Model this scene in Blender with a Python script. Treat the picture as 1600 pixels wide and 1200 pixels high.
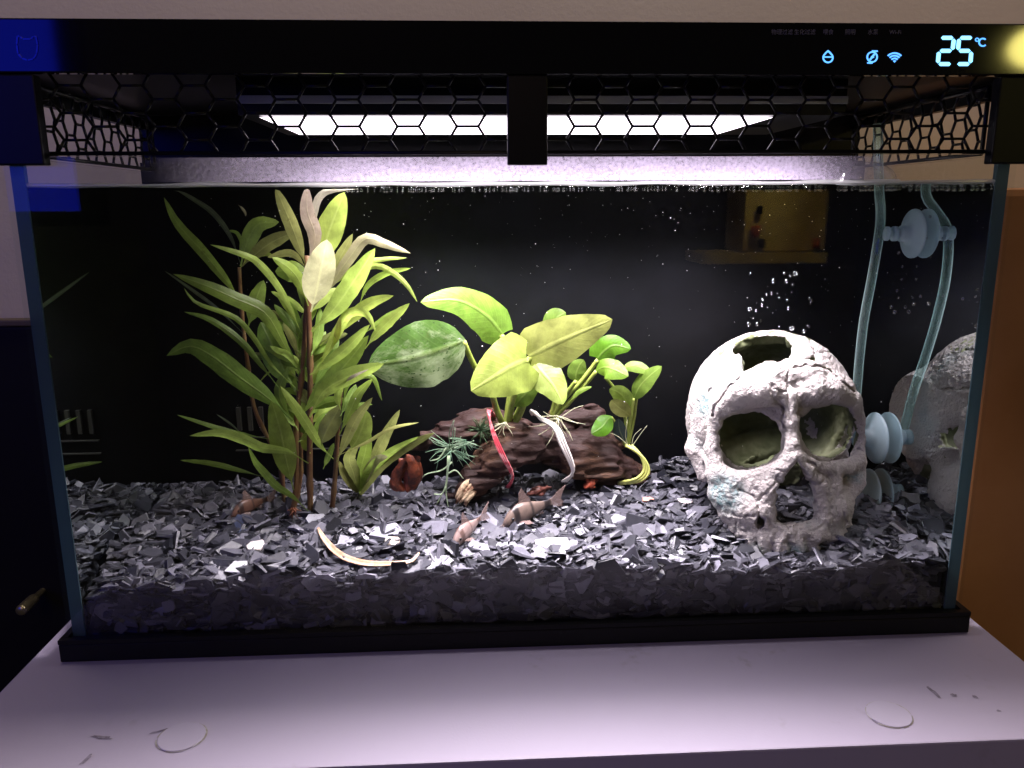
import bpy, bmesh, math, random
import numpy as np
from mathutils import Vector, Matrix, Euler
import openvdb as vdb

for o in list(bpy.data.objects):
    bpy.data.objects.remove(o)
SC = bpy.context.scene
COL = SC.collection
random.seed(7)
RNG = np.random.default_rng(7)

# ------------------------------------------------------------------ camera
CAM = np.array([-0.02255, -0.32573, 0.19191])
PITCH, YAW, ROLL, FPX = 0.21687, 0.05068, -0.00571, 1250.05
_fw = np.array([math.sin(YAW) * math.cos(PITCH), math.cos(YAW) * math.cos(PITCH), -math.sin(PITCH)])
_rt = np.array([math.cos(YAW), -math.sin(YAW), 0.0])
_up = np.cross(_rt, _fw)
RT = math.cos(ROLL) * _rt + math.sin(ROLL) * _up
UP = -math.sin(ROLL) * _rt + math.cos(ROLL) * _up
FW = _fw
cam_d = bpy.data.cameras.new('camera')
cam = bpy.data.objects.new('camera', cam_d)
COL.objects.link(cam)
m = Matrix.Identity(4)
for i in range(3):
    m[i][0], m[i][1], m[i][2], m[i][3] = RT[i], UP[i], -FW[i], CAM[i]
cam.matrix_world = m
cam_d.sensor_width = 36.0
cam_d.lens = 36.0 * FPX / 1600.0
cam_d.clip_start = 0.01
cam_d.clip_end = 50
SC.camera = cam

# ------------------------------------------------------------------ world, light, exposure
world = bpy.data.worlds.new('World')
SC.world = world
world.use_nodes = True
world.node_tree.nodes['Background'].inputs[0].default_value = (1.0, 0.85, 0.72, 1)
world.node_tree.nodes['Background'].inputs[1].default_value = 0.02
SC.view_settings.view_transform = 'Standard'
SC.view_settings.look = 'None'
SC.view_settings.exposure = 0.0
SC.view_settings.gamma = 1.0
LED_STRENGTH = 4.5     # what the diffuser shows
LED_POWER = 1.55        # watts thrown downwards by the bar
LED_SPREAD = 118.0
SCREEN_STRENGTH = 2.5


def area(name, loc, target, size, size_y, power, color):
    d = bpy.data.lights.new(name, 'AREA')
    d.shape = 'RECTANGLE'
    d.size, d.size_y = size, size_y
    d.energy = power
    d.color = color
    o = bpy.data.objects.new(name, d)
    COL.objects.link(o)
    o.location = loc
    o.rotation_euler = (Vector(target) - Vector(loc)).to_track_quat('-Z', 'Y').to_euler()
    return o


# added unseen fills: one behind the camera for the wall, one above the tank
area('room_fill', (-0.35, -1.7, 0.95), (-0.3, 0.2, 0.25), 0.4, 0.4, 2.2, (1.0, 0.74, 0.46))
area('overhead_fill', (0.06, 0.085, 0.72), (0.06, 0.085, 0.0), 0.8, 0.07, 2.3, (1.0, 0.87, 0.82))

SC.cycles.use_denoising = True
try:
    SC.cycles.denoiser = 'OPENIMAGEDENOISE'
except Exception:
    pass
SC.cycles.caustics_reflective = True
SC.cycles.caustics_refractive = False
SC.cycles.transparent_max_bounces = 32
SC.cycles.max_bounces = 12
SC.cycles.glossy_bounces = 6
SC.cycles.diffuse_bounces = 4
SC.cycles.sample_clamp_indirect = 4.0
SC.cycles.blur_glossy = 0.3


# ------------------------------------------------------------------ helpers
def at(px, py, Y):
    """the point at depth Y seen at photo pixel (px, py)"""
    d = FW + (px - 800) / FPX * RT - (py - 600) / FPX * UP
    t = (Y - CAM[1]) / d[1]
    return CAM + t * d


def at_z(px, py, z):
    d = FW + (px - 800) / FPX * RT - (py - 600) / FPX * UP
    t = (z - CAM[2]) / d[2]
    return CAM + t * d


def at_x(px, py, x):
    d = FW + (px - 800) / FPX * RT - (py - 600) / FPX * UP
    t = (x - CAM[0]) / d[0]
    return CAM + t * d


def px_size(P):
    """metres per photo pixel at point P"""
    return float(np.dot(np.asarray(P) - CAM, FW)) / FPX


def mesh_obj(name, verts, faces, mat=None, parent=None, smooth=False, uvs=None):
    me = bpy.data.meshes.new(name)
    me.from_pydata([tuple(map(float, v)) for v in verts], [], [tuple(int(i) for i in f) for f in faces])
    if uvs is not None:
        uv = me.uv_layers.new(name='UVMap')
        li = np.zeros(len(me.loops), dtype=np.int32)
        me.loops.foreach_get('vertex_index', li)
        uv.data.foreach_set('uv', np.asarray(uvs, dtype=np.float32)[li].ravel())
    if smooth:
        me.polygons.foreach_set('use_smooth', [True] * len(me.polygons))
    me.update()
    o = bpy.data.objects.new(name, me)
    COL.objects.link(o)
    if mat:
        me.materials.append(mat)
    if parent:
        o.parent = parent
        o.matrix_parent_inverse = parent.matrix_world.inverted() if False else Matrix.Translation(-Vector(parent.location))
    return o


def bm_obj(name, bm, mat=None, parent=None, smooth=False):
    me = bpy.data.meshes.new(name)
    bmesh.ops.recalc_face_normals(bm, faces=bm.faces[:])
    bm.to_mesh(me)
    bm.free()
    if smooth:
        me.polygons.foreach_set('use_smooth', [True] * len(me.polygons))
    o = bpy.data.objects.new(name, me)
    COL.objects.link(o)
    if mat:
        me.materials.append(mat)
    if parent:
        o.parent = parent
        o.matrix_parent_inverse = Matrix.Translation(-Vector(parent.location))
    return o


def empty(name, loc=(0, 0, 0)):
    o = bpy.data.objects.new(name, None)
    o.empty_display_size = 0.01
    COL.objects.link(o)
    o.location = tuple(map(float, loc))
    return o


def tag(o, label=None, cat=None, group=None, kind=None):
    if label:
        o['label'] = label
    if cat:
        o['category'] = cat
    if group:
        o['group'] = group
    if kind:
        o['kind'] = kind
    return o


def add_box(bm, x0, x1, y0, y1, z0, z1, bev=0.0):
    r = bmesh.ops.create_cube(bm, size=1.0)
    vs = r['verts']
    for v in vs:
        v.co = Vector((x0 + (v.co.x + .5) * (x1 - x0), y0 + (v.co.y + .5) * (y1 - y0), z0 + (v.co.z + .5) * (z1 - z0)))
    if bev > 0:
        es = list({e for v in vs for e in v.link_edges})
        bmesh.ops.bevel(bm, geom=es, offset=bev, segments=2, affect='EDGES', profile=0.6)
    return vs


def box(name, x0, x1, y0, y1, z0, z1, mat, parent=None, bev=0.0):
    bm = bmesh.new()
    add_box(bm, x0, x1, y0, y1, z0, z1, bev)
    return bm_obj(name, bm, mat, parent)


def catmull(P, n):
    P = np.asarray(P, float)
    if len(P) == 2:
        t = np.linspace(0, 1, n)[:, None]
        return P[0] * (1 - t) + P[1] * t
    Q = np.vstack([2 * P[0] - P[1], P, 2 * P[-1] - P[-2]])
    seg = np.linalg.norm(np.diff(P, axis=0), axis=1)
    cum = np.concatenate([[0], np.cumsum(seg)])
    out = []
    for s in np.linspace(0, cum[-1], n):
        i = min(np.searchsorted(cum, s, side='right') - 1, len(seg) - 1)
        t = (s - cum[i]) / max(seg[i], 1e-9)
        a, b, c, d = Q[i], Q[i + 1], Q[i + 2], Q[i + 3]
        out.append(.5 * (2 * b + (c - a) * t + (2 * a - 5 * b + 4 * c - d) * t * t + (3 * b - a - 3 * c + d) * t ** 3))
    return np.array(out)


def tube_geo(P, radii, sides=8, cap=True):
    P = np.asarray(P, float)
    n = len(P)
    radii = np.broadcast_to(np.asarray(radii, float), (n,))
    T = np.gradient(P, axis=0)
    T /= np.linalg.norm(T, axis=1)[:, None] + 1e-12
    ref = np.array([0, 0, 1.]) if abs(T[0][2]) < .9 else np.array([1., 0, 0])
    u = np.cross(T[0], ref)
    u /= np.linalg.norm(u)
    V, F = [], []
    for i in range(n):
        u = u - T[i] * np.dot(u, T[i])
        u /= np.linalg.norm(u) + 1e-12
        w = np.cross(T[i], u)
        for k in range(sides):
            a = 2 * math.pi * k / sides
            V.append(P[i] + radii[i] * (math.cos(a) * u + math.sin(a) * w))
    for i in range(n - 1):
        for k in range(sides):
            k2 = (k + 1) % sides
            F.append((i * sides + k, i * sides + k2, (i + 1) * sides + k2, (i + 1) * sides + k))
    if cap:
        F.append(tuple(range(sides))[::-1])
        F.append(tuple((n - 1) * sides + k for k in range(sides)))
    return V, F


def tube(name, P, radii, mat, parent=None, sides=8):
    V, F = tube_geo(P, radii, sides)
    return mesh_obj(name, V, F, mat, parent, smooth=True)


def join_geo(parts):
    V, F = [], []
    for v, f in parts:
        o = len(V)
        V.extend(v)
        F.extend([tuple(i + o for i in q) for q in f])
    return V, F


# ------------------------------------------------------------------ materials
def new_mat(name):
    mt = bpy.data.materials.new(name)
    mt.use_nodes = True
    nt = mt.node_tree
    for n in list(nt.nodes):
        nt.nodes.remove(n)
    out = nt.nodes.new('ShaderNodeOutputMaterial')
    return mt, nt, out


def N(nt, typ, **kw):
    n = nt.nodes.new(typ)
    for k, v in kw.items():
        if k == 'inp':
            for a, b in v.items():
                n.inputs[a].default_value = b
        else:
            setattr(n, k, v)
    return n


def L(nt, a, b):
    nt.links.new(a, b)


def principled(name, color, rough=.5, spec=.5, metal=0., noise=None, bump=None, coat=0.0, scale=1.0):
    mt, nt, out = new_mat(name)
    p = N(nt, 'ShaderNodeBsdfPrincipled')
    p.inputs['Base Color'].default_value = (*color, 1)
    p.inputs['Roughness'].default_value = rough
    p.inputs['Specular IOR Level'].default_value = spec
    p.inputs['Metallic'].default_value = metal
    p.inputs['Coat Weight'].default_value = coat
    L(nt, p.outputs[0], out.inputs[0])
    tc = N(nt, 'ShaderNodeTexCoord')
    if noise:
        c2, sc, lo, hi = noise
        no = N(nt, 'ShaderNodeTexNoise', inp={'Scale': sc, 'Detail': 6.0, 'Roughness': .6})
        L(nt, tc.outputs['Object'], no.inputs['Vector'])
        mr = N(nt, 'ShaderNodeMapRange', inp={'From Min': lo, 'From Max': hi})
        L(nt, no.outputs['Fac'], mr.inputs['Value'])
        mx = N(nt, 'ShaderNodeMix', data_type='RGBA')
        mx.inputs['A'].default_value = (*color, 1)
        mx.inputs['B'].default_value = (*c2, 1)
        L(nt, mr.outputs[0], mx.inputs['Factor'])
        L(nt, mx.outputs['Result'], p.inputs['Base Color'])
    if bump:
        sc, st, dist = bump
        nb = N(nt, 'ShaderNodeTexNoise', inp={'Scale': sc, 'Detail': 8.0, 'Roughness': .65})
        L(nt, tc.outputs['Object'], nb.inputs['Vector'])
        b = N(nt, 'ShaderNodeBump', inp={'Strength': st, 'Distance': dist})
        L(nt, nb.outputs['Fac'], b.inputs['Height'])
        L(nt, b.outputs[0], p.inputs['Normal'])
    return mt


def emission(name, color, strength):
    mt, nt, out = new_mat(name)
    e = N(nt, 'ShaderNodeEmission', inp={'Color': (*color, 1), 'Strength': strength})
    L(nt, e.outputs[0], out.inputs[0])
    return mt


def glass_sheet(name, tint=(1, 1, 1), f0=.04, rough=0.0):
    """thin clear pane: Schlick reflection over straight-through transmission"""
    mt, nt, out = new_mat(name)
    lw = N(nt, 'ShaderNodeLayerWeight', inp={'Blend': .5})
    pw = N(nt, 'ShaderNodeMath', operation='POWER')
    pw.inputs[1].default_value = 5.0
    L(nt, lw.outputs['Facing'], pw.inputs[0])
    ma = N(nt, 'ShaderNodeMath', operation='MULTIPLY_ADD')
    ma.inputs[1].default_value = 1 - f0
    ma.inputs[2].default_value = f0
    L(nt, pw.outputs[0], ma.inputs[0])
    t = N(nt, 'ShaderNodeBsdfTransparent', inp={'Color': (*tint, 1)})
    g = N(nt, 'ShaderNodeBsdfGlossy', inp={'Roughness': rough})
    mx = N(nt, 'ShaderNodeMixShader')
    L(nt, ma.outputs[0], mx.inputs[0])
    L(nt, t.outputs[0], mx.inputs[1])
    L(nt, g.outputs[0], mx.inputs[2])
    L(nt, mx.outputs[0], out.inputs[0])
    return mt


def water_face(name, ior=1.33, bump=None):
    """water boundary: Fresnel with total internal reflection seen from inside"""
    mt, nt, out = new_mat(name)
    fr = N(nt, 'ShaderNodeFresnel', inp={'IOR': ior})
    t = N(nt, 'ShaderNodeBsdfTransparent')
    g = N(nt, 'ShaderNodeBsdfGlossy', inp={'Roughness': .0, 'Color': (.86, .92, .93, 1)})
    if bump:
        tc = N(nt, 'ShaderNodeTexCoord')
        nb = N(nt, 'ShaderNodeTexNoise', inp={'Scale': bump[0], 'Detail': 2.0})
        L(nt, tc.outputs['Object'], nb.inputs['Vector'])
        b = N(nt, 'ShaderNodeBump', inp={'Strength': bump[1], 'Distance': .001})
        L(nt, nb.outputs['Fac'], b.inputs['Height'])
        L(nt, b.outputs[0], g.inputs['Normal'])
    mx = N(nt, 'ShaderNodeMixShader')
    L(nt, fr.outputs[0], mx.inputs[0])
    L(nt, t.outputs[0], mx.inputs[1])
    L(nt, g.outputs[0], mx.inputs[2])
    L(nt, mx.outputs[0], out.inputs[0])
    return mt


def steep_face(name):
    """water behind the front glass: clear when looked into, mirror-like (total internal reflection) for steep light"""
    mt, nt, out = new_mat(name)
    lw = N(nt, 'ShaderNodeLayerWeight', inp={'Blend': .5})
    mr = N(nt, 'ShaderNodeMapRange', interpolation_type='SMOOTHSTEP', inp={'From Min': .36, 'From Max': .72, 'To Min': 0., 'To Max': .93})
    L(nt, lw.outputs['Facing'], mr.inputs['Value'])
    t = N(nt, 'ShaderNodeBsdfTransparent', inp={'Color': (.99, 1, .99, 1)})
    g = N(nt, 'ShaderNodeBsdfGlossy', inp={'Roughness': .0})
    mx = N(nt, 'ShaderNodeMixShader')
    L(nt, mr.outputs[0], mx.inputs[0])
    L(nt, t.outputs[0], mx.inputs[1])
    L(nt, g.outputs[0], mx.inputs[2])
    L(nt, mx.outputs[0], out.inputs[0])
    return mt


M = {}
M['black'] = principled('black plastic', (.005, .005, .006), .4, .22)
M['black_gloss'] = principled('glossy black lid', (.004, .004, .005), .06, .55)
M['guard'] = principled('black guard plastic', (.004, .004, .0045), .3, .3)
M['back'] = principled('black back panel', (.004, .0042, .0055), .5, .15, noise=((.007, .0072, .010), 30, .4, .7))
M['glass'] = glass_sheet('clear glass', (.985, .995, .99), .022)
M['seam'] = None
M['wall'] = principled('painted wall', (.62, .54, .42), .8, .2, noise=((.57, .49, .38), 9, .35, .7), bump=(350, .12, .002))
M['water_top'] = water_face('water surface', 1.33, (60, .25))
M['water_side'] = water_face('water against side glass', 1.33)
M['water_front'] = steep_face('water against front glass')
M['led'] = emission('led diffuser', (1.0, .88, .995), LED_STRENGTH)
M['digit'] = emission('display digits', (.22, .62, 1.0), 2.6)
M['icon'] = emission('display icons', (.10, .36, 1.0), 2.2)
M['print'] = principled('grey print', (.20, .19, .24), .5)
M['logo'] = principled('faint logo', (.10, .10, .12), .15, .5, metal=1.0)
M['screen'] = emission('blue screen', (.015, .03, 1.0), SCREEN_STRENGTH)
M['trim'] = principled('grey trim', (.30, .30, .28), .4, .5, metal=.3)


def seam_mat(name, c):
    mt, nt, out = new_mat(name)
    d = N(nt, 'ShaderNodeBsdfPrincipled')
    d.inputs['Base Color'].default_value = (*c, 1)
    d.inputs['Roughness'].default_value = .25
    t = N(nt, 'ShaderNodeBsdfTranslucent', inp={'Color': (*c, 1)})
    tr = N(nt, 'ShaderNodeBsdfTransparent', inp={'Color': (.6, .85, .9, 1)})
    a = N(nt, 'ShaderNodeMixShader', inp={0: .5})
    b = N(nt, 'ShaderNodeMixShader', inp={0: .25})
    L(nt, d.outputs[0], a.inputs[1])
    L(nt, t.outputs[0], a.inputs[2])
    L(nt, a.outputs[0], b.inputs[1])
    L(nt, tr.outputs[0], b.inputs[2])
    L(nt, b.outputs[0], out.inputs[0])
    return mt


M['seam'] = seam_mat('glass edge', (.12, .20, .235))


# ------------------------------------------------------------------ setting: wall, furniture
WALL_Y = 0.20
o = box('wall', -1.3, 1.3, WALL_Y, WALL_Y + .05, -.6, 1.2, M['wall'])
tag(o, kind='structure')

# white cabinet the tank stands on
XL, XR, YF = -0.2173, 0.2128, -0.0765


def table_mat():
    mt, nt, out = new_mat('white laminate')
    p = N(nt, 'ShaderNodeBsdfPrincipled')
    p.inputs['Roughness'].default_value = .45
    p.inputs['Specular IOR Level'].default_value = .35
    tc = N(nt, 'ShaderNodeTexCoord')
    n1 = N(nt, 'ShaderNodeTexNoise', inp={'Scale': 30., 'Detail': 3., 'Roughness': .5})
    L(nt, tc.outputs['Object'], n1.inputs['Vector'])
    r1 = N(nt, 'ShaderNodeMapRange', inp={'From Min': .60, 'From Max': .72, 'To Max': .5})
    L(nt, n1.outputs['Fac'], r1.inputs['Value'])
    n2 = N(nt, 'ShaderNodeTexNoise', inp={'Scale': 210., 'Detail': 5.})
    L(nt, tc.outputs['Object'], n2.inputs['Vector'])
    r2 = N(nt, 'ShaderNodeMapRange', inp={'From Min': .5, 'From Max': .72})
    L(nt, n2.outputs['Fac'], r2.inputs['Value'])
    mu = N(nt, 'ShaderNodeMath', operation='MULTIPLY')
    L(nt, r1.outputs[0], mu.inputs[0])
    L(nt, r2.outputs[0], mu.inputs[1])
    mx = N(nt, 'ShaderNodeMix', data_type='RGBA')
    mx.inputs['A'].default_value = (.53, .475, .595, 1)
    mx.inputs['B'].default_value = (.30, .26, .25, 1)
    L(nt, mu.outputs[0], mx.inputs['Factor'])
    L(nt, mx.outputs['Result'], p.inputs['Base Color'])
    nb = N(nt, 'ShaderNodeTexNoise', inp={'Scale': 900., 'Detail': 3.})
    L(nt, tc.outputs['Object'], nb.inputs['Vector'])
    b = N(nt, 'ShaderNodeBump', inp={'Strength': .08, 'Distance': .0006})
    L(nt, nb.outputs['Fac'], b.inputs['Height'])
    L(nt, b.outputs[0], p.inputs['Normal'])
    L(nt, p.outputs[0], out.inputs[0])
    return mt


M['table'] = table_mat()
cab = empty('white_cabinet', (0, .05, -.4))
tag(cab, 'white laminate cabinet carrying the fish tank', 'cabinet')
box('top_panel', XL, XR, YF, WALL_Y - .002, -.018, 0, M['table'], cab, .0008)
box('front_panel', XL + .001, XR - .001, YF + .0015, YF + .018, -.4, -.0188, M['table'], cab, .0006)
box('side_panel', XL + .001, XL + .018, YF + .0185, WALL_Y - .004, -.4, -.0188, M['table'], cab)
box('side_panel', XR - .018, XR - .001, YF + .0185, WALL_Y - .004, -.4, -.0188, M['table'], cab)
M['cap'] = principled('white plastic cap', (.55, .50, .615), .4, .4)
M['ring'] = principled('grimy glue ring', (.36, .33, .27), .7, .2, noise=((.6, .57, .58), 130, .45, .6))
for (cx, cy, rp) in ((284, 1152, 35.5), (1389, 1117, 33)):
    c = at_z(cx, cy, 0)
    r = rp * px_size(c) * 1.0
    bm = bmesh.new()
    seg = 40
    rings = []
    for (rr, zz) in ((r, .0002), (r, .00045), (r * .975, .0006), (r * .6, .0006), (0, .0006)):
        if rr == 0:
            rings.append([bm.verts.new((c[0], c[1], zz))])
        else:
            rings.append([bm.verts.new((c[0] + rr * math.cos(2 * math.pi * k / seg), c[1] + rr * math.sin(2 * math.pi * k / seg), zz)) for k in range(seg)])
    for a in range(3):
        for k in range(seg):
            bm.faces.new((rings[a][k], rings[a][(k + 1) % seg], rings[a + 1][(k + 1) % seg], rings[a + 1][k]))
    for k in range(seg):
        bm.faces.new((rings[3][k], rings[3][(k + 1) % seg], rings[4][0]))
    cap = bm_obj('screw_cap', bm, M['cap'], cab)
    bm = bmesh.new()
    a0 = []
    for k in range(seg):
        a = 2 * math.pi * k / seg
        w1 = 1.035 + .04 * max(0, math.sin(a * 2 + cx)) + .015 * random.random()
        a0.append((bm.verts.new((c[0] + r * .99 * math.cos(a), c[1] + r * .99 * math.sin(a), .00025)),
                   bm.verts.new((c[0] + r * w1 * math.cos(a), c[1] + r * w1 * math.sin(a), .00025))))
    for k in range(seg):
        if random.random() < .8:
            bm.faces.new((a0[k][0], a0[k][1], a0[(k + 1) % seg][1], a0[(k + 1) % seg][0]))
    o = bm_obj('glue_ring', bm, M['ring'])
    o.parent = cap

# scuffs on the top
M['scuff'] = principled('scuff mark', (.20, .17, .21), .7, .2, noise=((.36, .32, .40), 260, .4, .6))
rs = random.Random(4)
for (sx, sy, ra, rb, an) in ((1462, 1084, 17, 3.2, .7), (1490, 1086, 6, 2.2, .1), (1524, 1089, 6, 1.8, .4), (158, 1152, 20, 3.0, .1), (135, 1186, 14, 3.0, -.7), (250, 1142, 16, 1.6, -.25), (1368, 1128, 9, 1.4, .5), (1560, 1110, 5, 1.5, .2)):
    pts = []
    for k in range(14):
        a = 6.2832 * k / 14
        q = rs.uniform(.55, 1.2)
        u, v = ra * q * math.cos(a), rb * q * math.sin(a)
        pts.append(at_z(sx + u * math.cos(an) - v * math.sin(an), sy + u * math.sin(an) + v * math.cos(an), .00022))
    mesh_obj('scuff', pts, [tuple(range(13, -1, -1))], M['scuff'], cab)

# dark cabinet at the left with a brass knob
M['dark'] = principled('dark stained wood', (.006, .005, .005), .6, .2)
M['brass'] = principled('aged brass', (.42, .36, .20), .32, .5, metal=.85)
c = at(10, 500, .187)
dk = empty('dark_cabinet', (-.5, .15, -.4))
tag(dk, 'dark wooden cabinet standing left of the white cabinet', 'cabinet')
box('carcass', -.9, -.232, .189, WALL_Y - .003, -.4, c[2] - .0045, M['dark'], dk, .002)
M['ltop'] = principled('worn cabinet top', (.10, .075, .05), .5, .3)
box('top_board', -.9, -.231, .187, WALL_Y - .003, c[2] - .0042, c[2], M['ltop'], dk, .001)
kb = at(46, 942, .172)
bm = bmesh.new()
prof = [(0, -.011), (.0030, -.011), (.0036, -.0095), (.0037, .004), (.0033, .006), (.0022, .007), (.0021, .017)]
seg = 20
rows = []
for (rr, yy) in prof:
    rows.append([bm.verts.new((kb[0] + yy * .85, kb[1] + yy * .53 + rr * math.cos(6.2832 * k / seg) * .0, kb[2]) ) for k in range(0)] if False else
                [bm.verts.new((kb[0] + rr * math.cos(6.2832 * k / seg), kb[1] + yy, kb[2] + rr * math.sin(6.2832 * k / seg))) for k in range(seg)])
for a in range(len(prof) - 1):
    for k in range(seg):
        bm.faces.new((rows[a][k], rows[a][(k + 1) % seg], rows[a + 1][(k + 1) % seg], rows[a + 1][k]))
bmesh.ops.remove_doubles(bm, verts=bm.verts[:], dist=1e-6)
knob = bm_obj('knob', bm, M['brass'], dk, True)

# brown wooden furniture to the right
M['brown'] = principled('warm brown veneer', (.40, .19, .075), .5, .3, noise=((.33, .145, .05), 14, .35, .7))
o = box('brown_cabinet', .235, .9, .06, WALL_Y - .003, -.4, .2, M['brown'], None, .004)
tag(o, 'warm brown veneered cabinet standing right of the tank', 'cabinet')

# screen and lamp of the room that mirror in the glass (behind the camera)
sc0 = at(122, 330, .8)
scr = empty('monitor', (sc0[0] - .35, -.85, -.4))
tag(scr, 'monitor with a plain blue picture standing behind the camera', 'monitor')
box('bezel', sc0[0] - .72, sc0[0] + .015, -.86, -.802, sc0[2] - .02, sc0[2] + .44, M['black'], scr, .004)
bm = bmesh.new()
add_box(bm, sc0[0] - .7, sc0[0], -.8015, -.80, sc0[2], sc0[2] + .42)
bm_obj('picture', bm, M['screen'], scr)
box('stand', sc0[0] - .37, sc0[0] - .33, -.85, -.81, -.4, sc0[2] - .02, M['black'], scr, .004)

lp = at(1622, 76, 1.5)
bm = bmesh.new()
bmesh.ops.create_uvsphere(bm, u_segments=24, v_segments=12, radius=1, matrix=Matrix.Translation((lp[0], -1.5, lp[2])) @ Matrix.Diagonal((.07, .05, .045, 1)))
lmp = empty('table_lamp', (lp[0], -1.5, -.4))
tag(lmp, 'small yellow lamp glowing behind the camera on the right', 'lamp')
bm_obj('lamp_shade', bm, emission('lit lamp shade', (1.0, .86, .22), 26.0), lmp, True)
tube('lamp_pole', [(lp[0], -1.5, -.4), (lp[0], -1.5, lp[2] - .044)], .006, M['black'], lmp)

# lit kitchen niche behind the camera that mirrors in the glass
q0, q1 = at(1166, 306, 1.3), at(1290, 392, 1.3)
nic = empty('lit_cupboard', (q0[0], -1.35, -.4))
tag(nic, 'cream cupboard in warm light standing behind the camera', 'cupboard')
M['cream'] = principled('cream paint', (.72, .58, .22), .6, .3, noise=((.42, .30, .10), 7, .42, .6))
box('cupboard_body', q0[0], q1[0], -1.42, -1.30, q1[2], q0[2] + .012, M['cream'], nic, .004)
box('shelf_board', at(1095, 400, 1.3)[0], q1[0], -1.42, -1.285, at(1166, 412, 1.3)[2], q1[2] - .002, M['cream'], nic, .003)
for (bx, by, br, bc) in ((1187, 328, 6, 'black'), (1180, 362, 9, 'red_tin'), (1275, 380, 8, 'red_tin'), (1190, 380, 7, 'black')):
    if bc == 'red_tin' and 'red_tin' not in M:
        M['red_tin'] = principled('red tin', (.5, .09, .04), .35)
    bq = at(bx, by, 1.29)
    rr = br * 1.6 / FPX
    tube('tin', [(bq[0], -1.285, bq[2] - rr), (bq[0], -1.285, bq[2] + rr)], rr * .8, M[bc], nic, 12)
nl_ = area('cupboard_fill', (q0[0] + .02, -1.05, q0[2] + .18), (q0[0] + .07, -1.3, q1[2] + .02), .06, .06, .38, (1.0, .80, .42))  # added unseen light that brightens the cupboard for its mirror image
nl_.data.spread = math.radians(70)

# ------------------------------------------------------------------ fish tank
X0, X1 = -.2, .2
TH = .0052
ZB, ZT, ZW = .0106, .2120, .2012
YB = .118
tank = empty('fish_tank', (0, .06, 0))
tag(tank, 'rectangular glass fish tank with black base trim and black back panel', 'fish tank')
bm = bmesh.new()
add_box(bm, X0 - .003, X1 + .003, -.003, YB + .045, 0.0003, .0085, .0006)
bm_obj('base_trim', bm, M['black'], tank)
for (a, b, c2, d2) in ((X0 - .003, X1 + .003, -.003, -.0002), (X0 - .003, X0 - .0002, 0, YB + .045), (X1 + .0002, X1 + .003, 0, YB + .045)):
    box('base_rim', a, b, c2, d2, .0087, ZB, M['black'], tank)
box('front_pane', X0, X1, 0, .004, .0087, ZT, M['glass'], tank)
for s in (-1, 1):
    xa, xb = sorted((s * .2, s * (.2 - TH)))
    box('side_pane', xa, xb, .0068, YB + .04, .0087, ZT, M['glass'], tank)
    box('glass_edge', xa, xb, .0042, .0066, .0087, ZT - .0005, M['seam'], tank)
xi0, xi1 = X0 + TH, X1 - TH
back = box('back_panel', xi0 + .0002, xi1 - .0002, YB, YB + .006, .0087, ZT + .004, M['back'], tank)
M['slit'] = principled('grille rib', (.016, .016, .013), .4)
for k in range(12):
    gx = -.155 + .0062 * k
    z0 = at(140, 679, .2)[2]
    box('grille_rib', gx, gx + .0022, YB - .0022, YB - .0002, .070, .0835, M["slit"]).parent = back
for zz in (.0655, .058):
    box('grille_ledge', -.157, -.082, YB - .0022, YB - .0002, zz, zz + .0006, M['slit']).parent = back

# condensation on the front glass above the water
def mist_mat():
    mt, nt, out = new_mat('condensation')
    tc = N(nt, 'ShaderNodeTexCoord')
    n1 = N(nt, 'ShaderNodeTexNoise', inp={'Scale': 700., 'Detail': 3., 'Roughness': .6})
    n2 = N(nt, 'ShaderNodeTexNoise', inp={'Scale': 26., 'Detail': 3.})
    L(nt, tc.outputs['Object'], n1.inputs['Vector'])
    L(nt, tc.outputs['Object'], n2.inputs['Vector'])
    r1 = N(nt, 'ShaderNodeMapRange', inp={'From Min': .3, 'From Max': .7, 'To Min': .25, 'To Max': .8})
    L(nt, n1.outputs['Fac'], r1.inputs['Value'])
    r2 = N(nt, 'ShaderNodeMapRange', inp={'From Min': .3, 'From Max': .65, 'To Min': .55, 'To Max': 1.})
    L(nt, n2.outputs['Fac'], r2.inputs['Value'])
    sp = N(nt, 'ShaderNodeSeparateXYZ')
    L(nt, tc.outputs['Object'], sp.inputs[0])
    ab = N(nt, 'ShaderNodeMath', operation='ABSOLUTE')
    ad = N(nt, 'ShaderNodeMath', operation='ADD')
    ad.inputs[1].default_value = -.004
    L(nt, sp.outputs[0], ad.inputs[0])
    L(nt, ad.outputs[0], ab.inputs[0])
    r3 = N(nt, 'ShaderNodeMapRange', inp={'From Min': .105, 'From Max': .150, 'To Min': 1., 'To Max': .05})
    L(nt, ab.outputs[0], r3.inputs['Value'])
    mu = N(nt, 'ShaderNodeMath', operation='MULTIPLY')
    mu2 = N(nt, 'ShaderNodeMath', operation='MULTIPLY')
    L(nt, r1.outputs[0], mu.inputs[0])
    L(nt, r2.outputs[0], mu.inputs[1])
    L(nt, mu.outputs[0], mu2.inputs[0])
    L(nt, r3.outputs[0], mu2.inputs[1])
    t = N(nt, 'ShaderNodeBsdfTransparent')
    d = N(nt, 'ShaderNodeBsdfTranslucent', inp={'Color': (.62, .55, .68, 1)})
    mx = N(nt, 'ShaderNodeMixShader')
    L(nt, mu2.outputs[0], mx.inputs[0])
    L(nt, t.outputs[0], mx.inputs[1])
    L(nt, d.outputs[0], mx.inputs[2])
    L(nt, mx.outputs[0], out.inputs[0])
    return mt


M['mist'] = mist_mat()
box('condensation', xi0 + .001, xi1 - .001, .0042, .0045, ZW + .0012, ZT - .0003, M['mist'], tank)

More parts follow.
